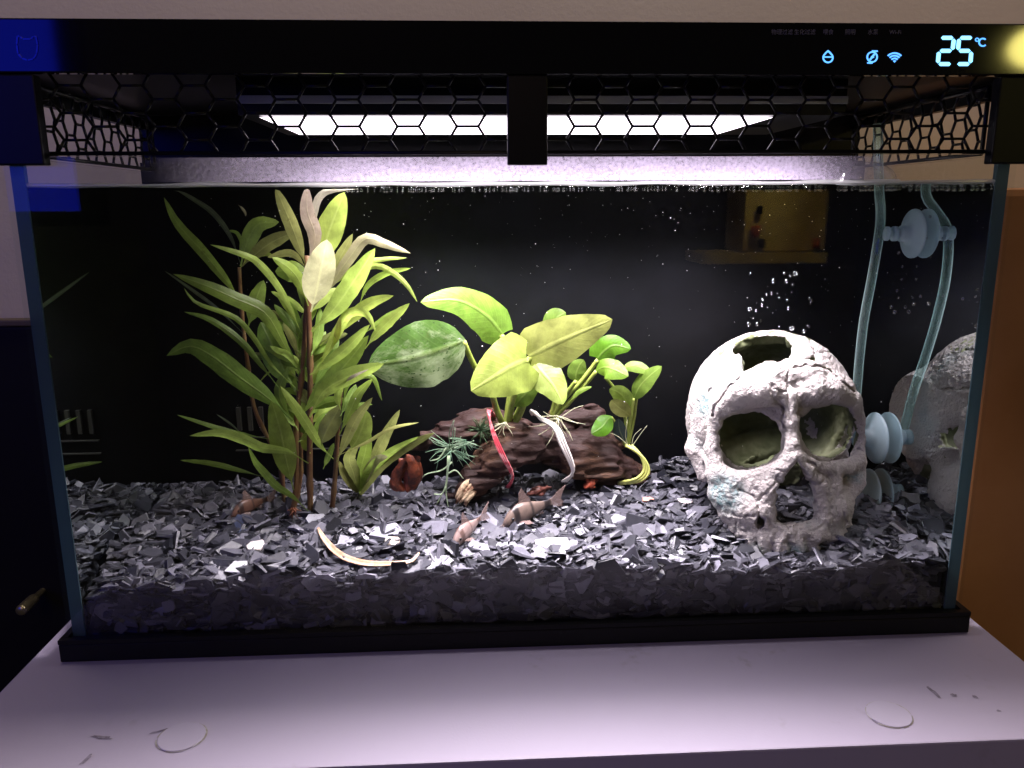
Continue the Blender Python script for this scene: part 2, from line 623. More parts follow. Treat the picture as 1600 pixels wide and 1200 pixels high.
# water body
wm = bpy.data.meshes.new('water')
wx0, wx1, wy0, wy1, wz0, wz1 = xi0 + .0003, xi1 - .0003, .0046, YB - .0001, .0088, ZW
wm.from_pydata([(wx0, wy0, wz0), (wx1, wy0, wz0), (wx1, wy1, wz0), (wx0, wy1, wz0), (wx0, wy0, wz1), (wx1, wy0, wz1), (wx1, wy1, wz1), (wx0, wy1, wz1)], [],
               [(0, 3, 2, 1), (4, 5, 6, 7), (0, 1, 5, 4), (2, 3, 7, 6), (3, 0, 4, 7), (1, 2, 6, 5)])
for k in ('water_front', 'water_top', 'water_side'):
    wm.materials.append(M[k])
for i, mi in enumerate((0, 1, 0, 0, 2, 2)):
    wm.polygons[i].material_index = mi
water = bpy.data.objects.new('water', wm)
COL.objects.link(water)
tag(water, kind='structure')
def film_mat(name, c, k):
    mt, nt, out = new_mat(name)
    t = N(nt, 'ShaderNodeBsdfTransparent')
    d = N(nt, 'ShaderNodeBsdfTranslucent', inp={'Color': (*c, 1)})
    g = N(nt, 'ShaderNodeBsdfGlossy', inp={'Roughness': .12})
    a = N(nt, 'ShaderNodeMixShader', inp={0: .35})
    b = N(nt, 'ShaderNodeMixShader', inp={0: k})
    L(nt, d.outputs[0], a.inputs[1])
    L(nt, g.outputs[0], a.inputs[2])
    L(nt, t.outputs[0], b.inputs[1])
    L(nt, a.outputs[0], b.inputs[2])
    L(nt, b.outputs[0], out.inputs[0])
    return mt


M['men'] = film_mat('meniscus', (.9, .9, .9), .45)
M['clear'] = glass_sheet('clear water bead', (1, 1, 1), .06)
# meniscus against the front glass
P = [(x, .0050, ZW + .0001 + .0003 * math.sin(x * 140) * math.sin(x * 37)) for x in np.linspace(wx0, wx1, 120)]
V, F = tube_geo(P, [.00075 + .00035 * math.sin(q[0] * 61) ** 2 for q in P], 6)
men = mesh_obj('meniscus', V, F, M['men'], None, True)
men.parent = water

# ------------------------------------------------------------------ lid
lid = empty('tank_lid', (0, .05, .24))
tag(lid, 'glossy black tank lid with blue temperature display and hexagon guards', 'lid')
ZL0, ZL1 = .2412, .2600
LX0, LX1 = -.212, .214
box('front_panel', LX0, LX1, -.006, -.002, ZL0, ZL1, M['black_gloss'], lid, .0006)
box('cover', LX0 + .002, LX1 - .002, -.0018, .165, .2445, ZL1 - .0004, M['black'], lid)
for s in (-1, 1):
    box('side_wall', s * .2075 - .002, s * .2075 + .002, .012, .165, .2365, .2443, M['black'], lid)
box('rear_wall', -.21, .21, .161, .165, .2125, .2443, M['black'], lid)
# brackets
l = at(72, 258, -.004)
r = at(1546, 256, -.004)
box('bracket', LX0 + .004, l[0], -.005, .0, l[2], ZL0 - .0003, M['black'], lid, .0006)
box('bracket', r[0], LX1 - .004, -.005, .0, r[2], ZL0 - .0003, M['black'], lid, .0006)
a = at(793, 258, -.004)
b = at(855, 258, -.004)
box('clip', a[0], b[0], -.005, -.0005, a[2], ZL0 - .0003, M['black'], lid, .0005)


def hex_edges(u0, u1, v0, v1, pu, pv, k):
    """edges of a honeycomb whose cells are pu apart and 2*pv high; k = half length of the flat side"""
    E = []
    nu = int((u1 - u0) / pu) + 3
    nv = int((v1 - v0) / pv) + 4
    for i in range(-1, nu):
        for j in range(-1, nv):
            if (i + j) % 2:
                continue
            cu, cv = u0 + i * pu, v0 + j * pv
            q = pu - k
            pts = [(cu - k, cv + pv), (cu + k, cv + pv), (cu + q, cv), (cu + k, cv - pv)]
            E += [(pts[0], pts[1]), (pts[1], pts[2]), (pts[2], pts[3])]
    out = []
    for (p, q) in E:
        p, q = np.array(p), np.array(q)
        d = q - p
        t0, t1 = 0., 1.
        ok = True
        for ax, lo, hi in ((0, u0, u1), (1, v0, v1)):
            if abs(d[ax]) < 1e-9:
                if p[ax] < lo or p[ax] > hi:
                    ok = False
                continue
            ta, tb = (lo - p[ax]) / d[ax], (hi - p[ax]) / d[ax]
            if ta > tb:
                ta, tb = tb, ta
            t0, t1 = max(t0, ta), min(t1, tb)
        if ok and t1 - t0 > 1e-3:
            out.append((p + d * t0, p + d * t1))
    return out


def hex_guard(name, plane, u0, u1, v0, v1, pu, pv, k, r):
    parts = []
    for (p, q) in hex_edges(u0, u1, v0, v1, pu, pv, k):
        parts.append(tube_geo([plane(*p), plane(*q)], r, 6))
    # frame
    for (p, q) in (((u0, v0), (u1, v0)), ((u0, v1), (u1, v1)), ((u0, v0), (u0, v1)), ((u1, v0), (u1, v1))):
        parts.append(tube_geo([plane(*p), plane(*q)], r * 1.5, 6))
    V, F = join_geo(parts)
    return mesh_obj(name, V, F, M['guard'], lid, True)


GY = .0022
hex_guard('front_guard', lambda u, v: np.array([u, GY, v]), -.196, .200, ZT + .0012, ZL0 + .0025, .01155, .00495, .0042, .00058)
for s in (-1, 1):
    hex_guard('side_guard', lambda u, v: np.array([s * .1885, u, v]), .006, .122, ZT - .0035 + .004, .2385, .0088, .0050, .0032, .0006)

# LED bar under the cover
lf = at(808, 183, .026)
zled = lf[2]
yb_led = at_z(815, 210, zled)[1]
xl_led = at(405, 183, .026)[0]
xr_led = at(1210, 183, .026)[0]
bar = box('light_housing', xl_led - .008, xr_led + .03, .024, yb_led + .01, zled + .0006, .2443, M['black'], lid)
o = mesh_obj('light_diffuser', [(xl_led, .026, zled), (xr_led, .026, zled), (xr_led, yb_led, zled), (xl_led, yb_led, zled)], [(0, 3, 2, 1)], M['led'])
o.parent = bar
lxc = (xl_led + xr_led) / 2 + .020
lamp = area('led_lamp', (lxc, .044, zled - .0006), (lxc, .044 + 1e-5, 0), (xr_led - xl_led) * .92, .032, LED_POWER, (1.0, .89, .985))
lamp.data.spread = math.radians(LED_SPREAD)
za, zb = at(800, 162, .0235)[2], at(800, 150, .0235)[2]
o = box('trim_strip', xl_led - .008, xr_led + .03, .0225, .0238, za, min(zb, .2442), M['trim'])
o.parent = bar


# display
def flat_poly(name, polys, mat, Y=-.00625, dep=.0002, parent=lid):
    """flat shapes printed on the lid front: polys in photo pixels, laid on the panel plane"""
    V, F = [], []
    for poly in polys:
        n = len(poly)
        o0 = len(V)
        for (x, y) in poly:
            V.append(at(x, y, Y))
        for (x, y) in poly:
            p = at(x, y, Y)
            V.append(p + np.array([0, dep, 0]))
        F.append(tuple(range(o0, o0 + n)))
        F.append(tuple(range(o0 + n, o0 + 2 * n))[::-1])
        for k in range(n):
            F.append((o0 + k, o0 + n + k, o0 + n + (k + 1) % n, o0 + (k + 1) % n))
    return mesh_obj(name, V, F, mat, parent)


def arc_band(cx, cy, r0, r1, a0, a1, n=14, sy=1.0):
    pts = []
    for k in range(n + 1):
        a = math.radians(a0 + (a1 - a0) * k / n)
        pts.append((cx + r1 * math.cos(a), cy - r1 * sy * math.sin(a)))
    for k in range(n, -1, -1):
        a = math.radians(a0 + (a1 - a0) * k / n)
        pts.append((cx + r0 * math.cos(a), cy - r0 * sy * math.sin(a)))
    return pts


def seg_poly(x0, y0, x1, y1, w):
    dx, dy = x1 - x0, y1 - y0
    l_ = math.hypot(dx, dy)
    ux, uy = dx / l_, dy / l_
    nx, ny = -uy * w, ux * w
    e = w * .9
    return [(x0, y0), (x0 + ux * e + nx, y0 + uy * e + ny), (x1 - ux * e + nx, y1 - uy * e + ny), (x1, y1), (x1 - ux * e - nx, y1 - uy * e - ny), (x0 + ux * e - nx, y0 + uy * e - ny)]


def digit(segs, ox):
    A, B = (1471, 1489), (1467, 1487)
    sh = ox
    tl, tr = (1469.5 + sh, 59), (1491 + sh, 59)
    ml, mr = (1467.5 + sh, 79.3), (1488.5 + sh, 79.3)
    bl, br = (1465.5 + sh, 100), (1487 + sh, 100)
    d = {'a': (tl, tr), 'g': (ml, mr), 'd': (bl, br), 'b': (tr, mr), 'c': (mr, br), 'f': (tl, ml), 'e': (ml, bl)}
    out = []
    for s in segs:
        p, q = d[s]
        dx, dy = q[0] - p[0], q[1] - p[1]
        out.append(seg_poly(p[0] + dx * .06, p[1] + dy * .06, q[0] - dx * .06, q[1] - dy * .06, 3.0))
    return out


flat_poly('display_digit', digit('abged', 0), M['digit'])
flat_poly('display_digit', digit('afgcd', 29.5), M['digit'])
flat_poly('degree_symbol', [arc_band(1527, 62, 1.9, 3.2, 0, 360, 20)], M['icon'])
flat_poly('unit_letter', [arc_band(1536, 66, 4.8, 7.0, 45, 315, 20)], M['icon'])
# icons: drop cup, leaf circle, wireless fan
flat_poly('feeder_icon', [arc_band(1294, 90, 6.3, 8.6, 120, 420, 24), seg_poly(1289, 84, 1295, 78.5, 1.2), seg_poly(1293, 78.5, 1299, 84, 1.2),
                          [(1287.5, 88), (1300.5, 88), (1300.5, 90), (1287.5, 90)]], M['icon'])
flat_poly('pump_icon', [arc_band(1363, 89, 6.6, 8.8, 0, 360, 28), seg_poly(1355, 98, 1364, 98.3, 1.2), seg_poly(1362, 79.8, 1372, 80, 1.2), seg_poly(1359, 94, 1367, 84, 1.4), seg_poly(1361, 88, 1366, 90, 1.0)], M['icon'])
flat_poly('wireless_icon', [arc_band(1398, 97.5, 0, 3.4, 45, 135, 8), arc_band(1398, 97.5, 5.2, 7.6, 45, 135, 10), arc_band(1398, 97.5, 9.4, 11.8, 45, 135, 12), arc_band(1398, 97.5, 13.4, 15.8, 45, 135, 14)], M['icon'])


def text_mesh(name, s, px, py, hpx, mat):
    cu = bpy.data.curves.new(name, 'FONT')
    cu.body = s
    cu.align_x = 'CENTER'
    cu.align_y = 'CENTER'
    p = at(px, py, -.0063)
    cu.size = hpx * px_size(p)
    t = bpy.data.objects.new(name, cu)
    COL.objects.link(t)
    t.location = tuple(p)
    t.rotation_euler = (math.pi / 2, 0, 0)
    bpy.context.view_layer.update()
    dg = bpy.context.evaluated_depsgraph_get()
    me = bpy.data.meshes.new_from_object(t.evaluated_get(dg))
    me.transform(t.matrix_world)
    bpy.data.objects.remove(t)
    me.materials.clear()
    me.materials.append(mat)
    o = bpy.data.objects.new(name, me)
    COL.objects.link(o)
    o.parent = lid
    o.matrix_parent_inverse = Matrix.Translation(-Vector(lid.location))
    return o


for (s, px) in (('物理过滤', 1222), ('生化过滤', 1257.5), ('喂食', 1294), ('照明', 1328.5), ('水泵', 1364), ('Wi-Fi', 1399)):
    text_mesh('lettering', s, px, 50.5, 8.6, M['print'])
# faint mark at the left end of the lid: rounded shield outline with notched top
sh_o = [(27, 56), (31, 57), (35, 61), (48, 61), (52, 57), (56, 57), (58.5, 70), (57, 84), (52, 92), (43, 94), (34, 91), (28, 84), (26, 70)]
polys = []
for k in range(len(sh_o)):
    a_, b_ = sh_o[k], sh_o[(k + 1) % len(sh_o)]
    polys.append(seg_poly(*a_, *b_, 1.3))
flat_poly('emblem', polys, M['logo'])

# ------------------------------------------------------------------ gravel bed of slate chips
def ground(x, y):
    """height of the gravel surface"""
    z = .0352 + .0045 * np.clip(y / .115, 0, 1)
    z = z + .0014 * np.sin(x * 47 + 1.3) * np.cos(y * 60) + .0010 * np.sin(x * 110 + y * 90)
    z = z - (.0032 + .0022 * np.sin(x * 83) * np.sin(x * 31 + 1)) * np.exp(-(y / .011) ** 2)
    z = z + .010 * np.exp(-(((x - .098) / .022) ** 2 + ((y - .105) / .022) ** 2))
    z = z - .0058 * np.exp(-(((x - .122) / .036) ** 4 + ((y - .018) / .026) ** 2))
    z = z - .0035 * np.exp(-(((x + .17) / .05) ** 2 + ((y - .01) / .03) ** 2))
    return z


def on_ground(px, py):
    """point of the gravel surface at a photo pixel"""
    lo, hi = -.02, .16
    for _ in range(40):
        mid = .5 * (lo + hi)
        p = at(px, py, mid)
        if p[2] > ground(p[0], p[1]):
            lo = mid
        else:
            hi = mid
    return at(px, py, .5 * (lo + hi))


def slate_mat(name, lo, hi, rough=.42):
    mt, nt, out = new_mat(name)
    p = N(nt, 'ShaderNodeBsdfPrincipled')
    p.inputs['Roughness'].default_value = rough
    p.inputs['Specular IOR Level'].default_value = .45
    at_ = N(nt, 'ShaderNodeAttribute', attribute_name='tone', attribute_type='GEOMETRY')
    tc = N(nt, 'ShaderNodeTexCoord')
    no = N(nt, 'ShaderNodeTexNoise', inp={'Scale': 500., 'Detail': 6., 'Roughness': .65})
    L(nt, tc.outputs['Object'], no.inputs['Vector'])
    mr = N(nt, 'ShaderNodeMapRange', inp={'To Min': .65, 'To Max': 1.35})
    L(nt, no.outputs['Fac'], mr.inputs['Value'])
    mx = N(nt, 'ShaderNodeMix', data_type='RGBA')
    mx.inputs['A'].default_value = (*lo, 1)
    mx.inputs['B'].default_value = (*hi, 1)
    L(nt, at_.outputs['Fac'], mx.inputs['Factor'])
    vm = N(nt, 'ShaderNodeVectorMath', operation='SCALE')
    L(nt, mx.outputs['Result'], vm.inputs[0])
    L(nt, mr.outputs[0], vm.inputs['Scale'])
    L(nt, vm.outputs[0], p.inputs['Base Color'])
    b = N(nt, 'ShaderNodeBump', inp={'Strength': .5, 'Distance': .0004})
    L(nt, no.outputs['Fac'], b.inputs['Height'])
    L(nt, b.outputs[0], p.inputs['Normal'])
    L(nt, p.outputs[0], out.inputs[0])
    return mt


M['slate'] = slate_mat('slate', (.007, .0078, .012), (.215, .21, .25))
M['bed'] = principled('dark gravel mass', (.012, .012, .015), .8, .2)


def chip_shape(rng, irregular=.35):
    """unit slate shard: polygon prism with chipped rim; radius about 1, thickness about .2"""
    n = int(rng.integers(5, 8))
    ang = np.sort((np.arange(n) + rng.uniform(-.33, .33, n)) / n * 2 * math.pi)
    rad = 1 + rng.uniform(-irregular, irregular, n)
    el = rng.uniform(.55, 1.0)
    th = rng.uniform(.10, .24)
    x, y = rad * np.cos(ang), rad * np.sin(ang) * el
    tilt = rng.uniform(-.10, .10, 2)
    top = np.stack([x * .93, y * .93, th * .5 + tilt[0] * x + tilt[1] * y + rng.uniform(-.03, .03, n)], 1)
    bot = np.stack([x + rng.uniform(-.08, .08, n), y + rng.uniform(-.08, .08, n), -th * .5 + rng.uniform(-.03, .03, n)], 1)
    V = np.vstack([top, bot])
    F = [tuple(range(n)), tuple(range(2 * n - 1, n - 1, -1))]
    F += [(n + k, n + (k + 1) % n, (k + 1) % n, k) for k in range(n)]
    return V, F


CHIPS = [chip_shape(RNG) for _ in range(60)]
skull_c = np.array(at(1232, 700, .05))


def chip_places(n):
    out = []
    for _ in range(n):
        x = RNG.uniform(xi0 + .003, xi1 - .003)
        y = RNG.uniform(.0062, YB - .003)
        out.append((x, y, ground(x, y) + RNG.normal(-.0010, .0011)))
    return out


class Chip:
    pass


chips = []
# the loose top layers
for (x, y, z) in chip_places(6200):
    c = Chip()
    c.s = float(np.clip(RNG.lognormal(math.log(.0039), .38), .0016, .0085))
    c.loc = (x, y, z)
    steep = RNG.random() < .30
    sg = .62 if steep else .27
    c.rot = Euler((RNG.normal(0, sg), RNG.normal(0, sg), RNG.uniform(0, 6.283)))
    c.k = int(RNG.integers(0, len(CHIPS)))
    c.tone = float(np.clip(RNG.beta(.8, 4.2) + (.42 if RNG.random() < .06 else 0), 0, 1))
    chips.append(c)
for (x, y, z) in chip_places(3200):
    c = Chip()
    c.s = float(np.clip(RNG.lognormal(math.log(.0019), .3), .001, .003))
    c.loc = (x, y, z + .0006)
    c.rot = Euler((RNG.normal(0, .45), RNG.normal(0, .45), RNG.uniform(0, 6.283)))
    c.k = int(RNG.integers(0, len(CHIPS)))
    c.tone = float(np.clip(RNG.beta(.9, 3.2) + (.4 if RNG.random() < .08 else 0), 0, 1))
    chips.append(c)
# the cross-section pressed against the front glass
for _ in range(1300):
    c = Chip()
    c.s = float(np.clip(RNG.lognormal(math.log(.0041), .33), .0018, .0075))
    x = RNG.uniform(xi0 + .003, xi1 - .003)
    c.loc = (x, RNG.uniform(.0054, .0095), RNG.uniform(.0095, float(ground(x, .005)) - .001))
    if RNG.random() < .68:
        c.rot = (Euler((math.pi / 2 + RNG.normal(0, .22), 0, RNG.normal(0, .22))).to_matrix() @ Euler((0, 0, RNG.uniform(0, 6.28))).to_matrix()).to_euler()
    else:
        c.rot = Euler((RNG.normal(0, .4), RNG.normal(0, .4), RNG.uniform(0, 6.28)))
    c.k = int(RNG.integers(0, len(CHIPS)))
    c.tone = float(np.clip(RNG.beta(.8, 3.6), 0, 1))
    chips.append(c)


def chip_world(c):
    V, F = CHIPS[c.k]
    R_ = np.array(c.rot.to_matrix())
    W = (V * c.s) @ R_.T + np.array(c.loc)
    W[:, 1] = np.maximum(W[:, 1], .0049 + 1e-4 * RNG.random())
    W[:, 0] = np.clip(W[:, 0], xi0 + .0006, xi1 - .0006)
    return W, F


def tone_attr(me, vals):
    a = me.attributes.new('tone', 'FLOAT', 'FACE')
    a.data.foreach_set('value', vals)


# the ones that show largest: near, big, lying on top, not under the skull or wood
def show(c):
    x, y, z = c.loc
    top = z - float(ground(x, y))
    if y < .007 or y > .085 or top < -.0006:
        return 0
    if abs(x - skull_c[0]) < .036 and .02 < y:
        return 0
    return c.s ** 2 / (y + .33) ** 2 * (1 + 400 * top)


def chip_label(c):
    x, y, _ = c.loc
    tone = 'pale grey' if c.tone > .42 else 'mid grey' if c.tone > .16 else 'dark grey' if c.tone > .05 else 'blackish'
    size = 'big' if c.s > .0072 else 'medium' if c.s > .0058 else 'small'
    zones = ((-.155, 'beside the left glass'), (-.115, 'left of the stem plants'), (-.075, 'below the stem plants'), (-.035, 'by the curved dead leaf'), (.0, 'left of centre'),
             (.04, 'in front of the driftwood'), (.085, 'left of the skull'), (.155, 'in front of the skull'), (9, 'beside the right glass'))
    zone = next(n for lim, n in zones if x < lim)
    row = 'at the front glass' if y < .02 else 'near the front' if y < .04 else 'half way back' if y < .062 else 'far back'
    tilt = ' tilted' if max(abs(c.rot[0]), abs(c.rot[1])) > .5 else ''
    return f'{size}{tilt} {tone} slate chip {zone}, {row}'


order = sorted(range(len(chips)), key=lambda i: -show(chips[i]))
own = set(order[:292])
Vs, Fs, tones = [], [], []
off = 0
for i, c in enumerate(chips):
    W, F = chip_world(c)
    if i in own:
        me = bpy.data.meshes.new('slate_chip')
        cen = W.mean(0)
        me.from_pydata([tuple(v) for v in (W - cen)], [], F)
        tone_attr(me, [min(1, c.tone + .08)] * len(F))
        me.materials.append(M['slate'])
        o = bpy.data.objects.new('slate_chip', me)
        COL.objects.link(o)
        o.location = tuple(cen)
        tag(o, chip_label(c), 'slate chip', 'loose slate chips on the gravel bed')
    else:
        Vs.append(W)
        Fs += [tuple(j + off for j in f) for f in F]
        tones += [c.tone] * len(F)
        off += len(W)
me = bpy.data.meshes.new('slate_gravel')
me.from_pydata([tuple(v) for v in np.vstack(Vs)], [], Fs)
tone_attr(me, tones)
me.materials.append(M['slate'])
gravel = bpy.data.objects.new('slate_gravel', me)
COL.objects.link(gravel)
tag(gravel, 'bed of dark grey slate gravel covering the tank floor', 'gravel', kind='stuff')
# dark mass filling the bed below the chips
gx = np.linspace(xi0 + .001, xi1 - .001, 60)
gy = np.linspace(.0075, YB - .001, 24)
V = [(x, y, float(ground(x, y)) - .0036) for y in gy for x in gx]
nb_ = len(V)
V += [(x, y, .0092) for y in gy for x in gx]
F = []
nx, ny = len(gx), len(gy)
for j in range(ny - 1):
    for i in range(nx - 1):
        a = j * nx + i
        F.append((a, a + 1, a + nx + 1, a + nx))
for i in range(nx - 1):
    F.append((i, nb_ + i, nb_ + i + 1, i + 1))
o = mesh_obj('gravel_core', V, F, M['bed'], None, True)
o.parent = gravel
tag(o, kind='stuff')


# chips that stand out
def special_chip(px, py, spx, color, label, rough=.45, k=0, flat=.0, rz=0., lift=.0012, name='slate_chip', cat='slate chip'):
    p = on_ground(px, py)
    V, F = CHIPS[k]
    s = spx * .5 * px_size(p)
    R_ = np.array(Euler((.22 + flat, .05, rz)).to_matrix())
    W = (V * s) @ R_.T
    me = bpy.data.meshes.new(name)
    me.from_pydata([tuple(v) for v in W], [], F)
    me.materials.append(principled(label[:40], color, rough, .4, noise=(tuple(.7 * c for c in color), 300, .4, .7), bump=(500, .4, .0004)))
    o = bpy.data.objects.new(name, me)
    COL.objects.link(o)
    o.location = tuple(p + np.array([0, 0, lift]))
    tag(o, label, cat, 'odd coloured chips in the gravel')


special_chip(615, 850, 28, (.55, .47, .40), 'round tan pebble chip lying right of the curved dead leaf', k=3, name='pebble_chip')
special_chip(401, 857, 36, (.72, .66, .62), 'cream white stone chip on the left part of the gravel', k=7, name='pebble_chip')
special_chip(493, 816, 40, (.46, .46, .50), 'pale grey slate chip beside the tall stem foot', k=11, flat=.2)
special_chip(608, 880, 15, (.04, .22, .42), 'small bright blue chip behind the curved dead leaf', k=14, flat=.5, name='pebble_chip')
special_chip(1013, 783, 20, (.50, .22, .16), 'reddish brown pebble right of the driftwood on gravel', k=16, name='pebble_chip')
special_chip(1072, 787, 24, (.75, .66, .64), 'pinkish white chip on the slope left of the skull', k=19, name='pebble_chip', lift=.002)
special_chip(375, 890, 34, (.55, .55, .58), 'light grey angular chip near the left front glass', k=23)
special_chip(382, 822, 40, (.035, .045, .09), 'bluish slate chip below the blurry fish on the left', k=25)
special_chip(690, 885, 46, (.34, .33, .36), 'broad grey slate flake right of the dead leaf tip', k=28, flat=.15)
special_chip(860, 858, 60, (.40, .37, .40), 'largest pale slate flake in the middle of the gravel', k=31, flat=.2)

# ------------------------------------------------------------------ noise and volume tools
def lattice_noise(P, scale, seed):
    """smooth value noise in [-1,1] at points P (n,3)"""
    r = np.random.default_rng(seed)
    T = r.uniform(-1, 1, (32, 32, 32)).astype(np.float32)
    q = P * scale
    i = np.floor(q).astype(np.int32)
    f = (q - i).astype(np.float32)
    f = f * f * (3 - 2 * f)
    i &= 31
    j = (i + 1) & 31
    x0, y0, z0 = i[..., 0], i[..., 1], i[..., 2]
    x1, y1, z1 = j[..., 0], j[..., 1], j[..., 2]
    fx, fy, fz = f[..., 0], f[..., 1], f[..., 2]
    a = T[x0, y0, z0] * (1 - fx) + T[x1, y0, z0] * fx
    b = T[x0, y1, z0] * (1 - fx) + T[x1, y1, z0] * fx
    c = T[x0, y0, z1] * (1 - fx) + T[x1, y0, z1] * fx
    d = T[x0, y1, z1] * (1 - fx) + T[x1, y1, z1] * fx
    return (a * (1 - fy) + b * fy) * (1 - fz) + (c * (1 - fy) + d * fy) * fz


class Vol:
    def __init__(s, lo, hi, h):
        s.lo = np.array(lo, np.float32)
        s.h = h
        n = np.ceil((np.array(hi) - s.lo) / h).astype(int)
        s.n = n
        s.X = (s.lo[0] + h * np.arange(n[0], dtype=np.float32))[:, None, None]
        s.Y = (s.lo[1] + h * np.arange(n[1], dtype=np.float32))[None, :, None]
        s.Z = (s.lo[2] + h * np.arange(n[2], dtype=np.float32))[None, None, :]
        s.D = np.full(n, .05, np.float32)

    def win(s, lo, hi, pad):
        a = np.clip(np.floor((np.array(lo) - pad - s.lo) / s.h).astype(int), 0, s.n)
        b = np.clip(np.ceil((np.array(hi) + pad - s.lo) / s.h).astype(int) + 1, 0, s.n)
        return tuple(slice(int(p), int(q)) for p, q in zip(a, b))

    def smin(s, w, d, k):
        A = s.D[w]
        if k <= 0:
            s.D[w] = np.minimum(A, d)
            return
        h = np.clip(.5 + .5 * (A - d) / k, 0, 1)
        s.D[w] = A * (1 - h) + d * h - k * h * (1 - h)

    def capsule(s, a, b, ra, rb, k=.002, sub=False):
        a, b = np.asarray(a, np.float32), np.asarray(b, np.float32)
        R_ = max(ra, rb)
        w = s.win(np.minimum(a, b), np.maximum(a, b), R_ + .008)
        X, Y, Z = s.X[w[0]], s.Y[:, w[1]], s.Z[:, :, w[2]]
        ab = b - a
        t = ((X - a[0]) * ab[0] + (Y - a[1]) * ab[1] + (Z - a[2]) * ab[2]) / max(float(ab @ ab), 1e-12)
        t = np.clip(t, 0, 1)
        d = np.sqrt((X - a[0] - t * ab[0]) ** 2 + (Y - a[1] - t * ab[1]) ** 2 + (Z - a[2] - t * ab[2]) ** 2) - (ra + (rb - ra) * t)
        if sub:
            s.ssub(w, d, k)
        else:
            s.smin(w, d, k)

    def ssub(s, w, d, k):
        A = s.D[w]
        if k <= 0:
            s.D[w] = np.maximum(A, -d)
            return
        h = np.clip(.5 - .5 * (A + d) / k, 0, 1)
        s.D[w] = A * (1 - h) + (-d) * h + k * h * (1 - h)

    def ellip(s, c, r, k=.002, sub=False):
        c, r = np.asarray(c, np.float32), np.asarray(r, np.float32)
        w = s.win(c - r, c + r, .008)
        X, Y, Z = (s.X[w[0]] - c[0]) / r[0], (s.Y[:, w[1]] - c[1]) / r[1], (s.Z[:, :, w[2]] - c[2]) / r[2]
        k0 = np.sqrt(X * X + Y * Y + Z * Z)
        k1 = np.sqrt((X / r[0]) ** 2 + (Y / r[1]) ** 2 + (Z / r[2]) ** 2)
        d = k0 * (k0 - 1) / np.maximum(k1, 1e-6)
        (s.ssub if sub else s.smin)(w, d, k)

    def points(s):
        P = np.empty((*s.n, 3), np.float32)
        P[..., 0], P[..., 1], P[..., 2] = s.X, s.Y, s.Z
        return P

    def mesh(s, name, mat, adaptivity=0.0):
        g = vdb.FloatGrid(.05)
        g.copyFromArray(s.D)
        V, T, Q = g.convertToPolygons(0.0, adaptivity)
        V = np.asarray(V, np.float32) * s.h + s.lo
        me = bpy.data.meshes.new(name)
        T, Q = np.asarray(T), np.asarray(Q)
        faces = [tuple(int(i) for i in q[::-1]) for q in Q] + [tuple(int(i) for i in t[::-1]) for t in T]
        me.from_pydata([tuple(map(float, v)) for v in V], [], faces)
        bm = bmesh.new()
        bm.from_mesh(me)
        # keep the largest islands only
        seen = set()
        keep = []
        for v in bm.verts:
            if v.index in seen:
                continue
            st, comp = [v], []
            seen.add(v.index)
            while st:
                q = st.pop()
                comp.append(q)
                for e in q.link_edges:
                    r_ = e.other_vert(q)
                    if r_.index not in seen:
                        seen.add(r_.index)
                        st.append(r_)
            keep.append(comp)
        keep.sort(key=len, reverse=True)
        kill = [v for comp in keep[1:] for v in comp if len(comp) < .2 * len(keep[0])]
        if kill:
            bmesh.ops.delete(bm, geom=kill, context='VERTS')
        bmesh.ops.recalc_face_normals(bm, faces=bm.faces[:])
        bm.to_mesh(me)
        bm.free()
        me.polygons.foreach_set('use_smooth', [True] * len(me.polygons))
        me.materials.append(mat)
        o = bpy.data.objects.new(name, me)
        COL.objects.link(o)
        return o


def poly_sdf(U, W, poly):
    """2-D signed distance to a polygon (negative inside); U, W arrays"""
    d = np.full(np.broadcast(U, W).shape, 1e9, np.float32)
    inside = np.zeros(d.shape, bool)
    n = len(poly)
    for i in range(n):
        a, b = poly[i], poly[(i + 1) % n]
        ex, ey = b[0] - a[0], b[1] - a[1]
        wx, wy = U - a[0], W - a[1]
        t = np.clip((wx * ex + wy * ey) / (ex * ex + ey * ey), 0, 1)
        d = np.minimum(d, (wx - ex * t) ** 2 + (wy - ey * t) ** 2)
        c1 = (a[1] > W) != (b[1] > W)
        xi = a[0] + (W - a[1]) / (ey if abs(ey) > 1e-12 else 1e-12) * ex
        inside ^= c1 & (U < xi)
    d = np.sqrt(d)
    return np.where(inside, -d, d)


def line_dist(U, W, pts):
    d = np.full(np.broadcast(U, W).shape, 1e9, np.float32)
    for a, b in zip(pts[:-1], pts[1:]):
        ex, ey = b[0] - a[0], b[1] - a[1]
        wx, wy = U - a[0], W - a[1]
        t = np.clip((wx * ex + wy * ey) / (ex * ex + ey * ey + 1e-12), 0, 1)
        d = np.minimum(d, (wx - ex * t) ** 2 + (wy - ey * t) ** 2)
    return np.sqrt(d)


# ------------------------------------------------------------------ skull ornament
FY = .030


def S(px, py, Y, r=None):
    p = at(px, py, Y)
    return p if r is None else (p, r * px_size(p))


def fl(px, py):
    """face plane coordinates (x, z)"""
    p = at(px, py, FY)
    return (p[0], p[2])


def chain(vol, pts, k=.002, sub=False):
    q = [S(*p) for p in pts]
    for (a, ra), (b, rb) in zip(q[:-1], q[1:]):
        vol.capsule(a, b, ra, rb, k, sub)


pmin = at(1060, 870, .10)
sk_lo = (at(1060, 700, .07)[0] - .006, .012, ground(.12, .03) - .004)
sk_hi = (at(1352, 700, .03)[0] + .010, .116, at(1190, 515, .065)[2] + .008)
SV = Vol(sk_lo, sk_hi, .00058)
cc = at(1203, 640, .070)
CR = np.array([.0418, .0405, .0410])
SV.ellip(cc, CR, 0)
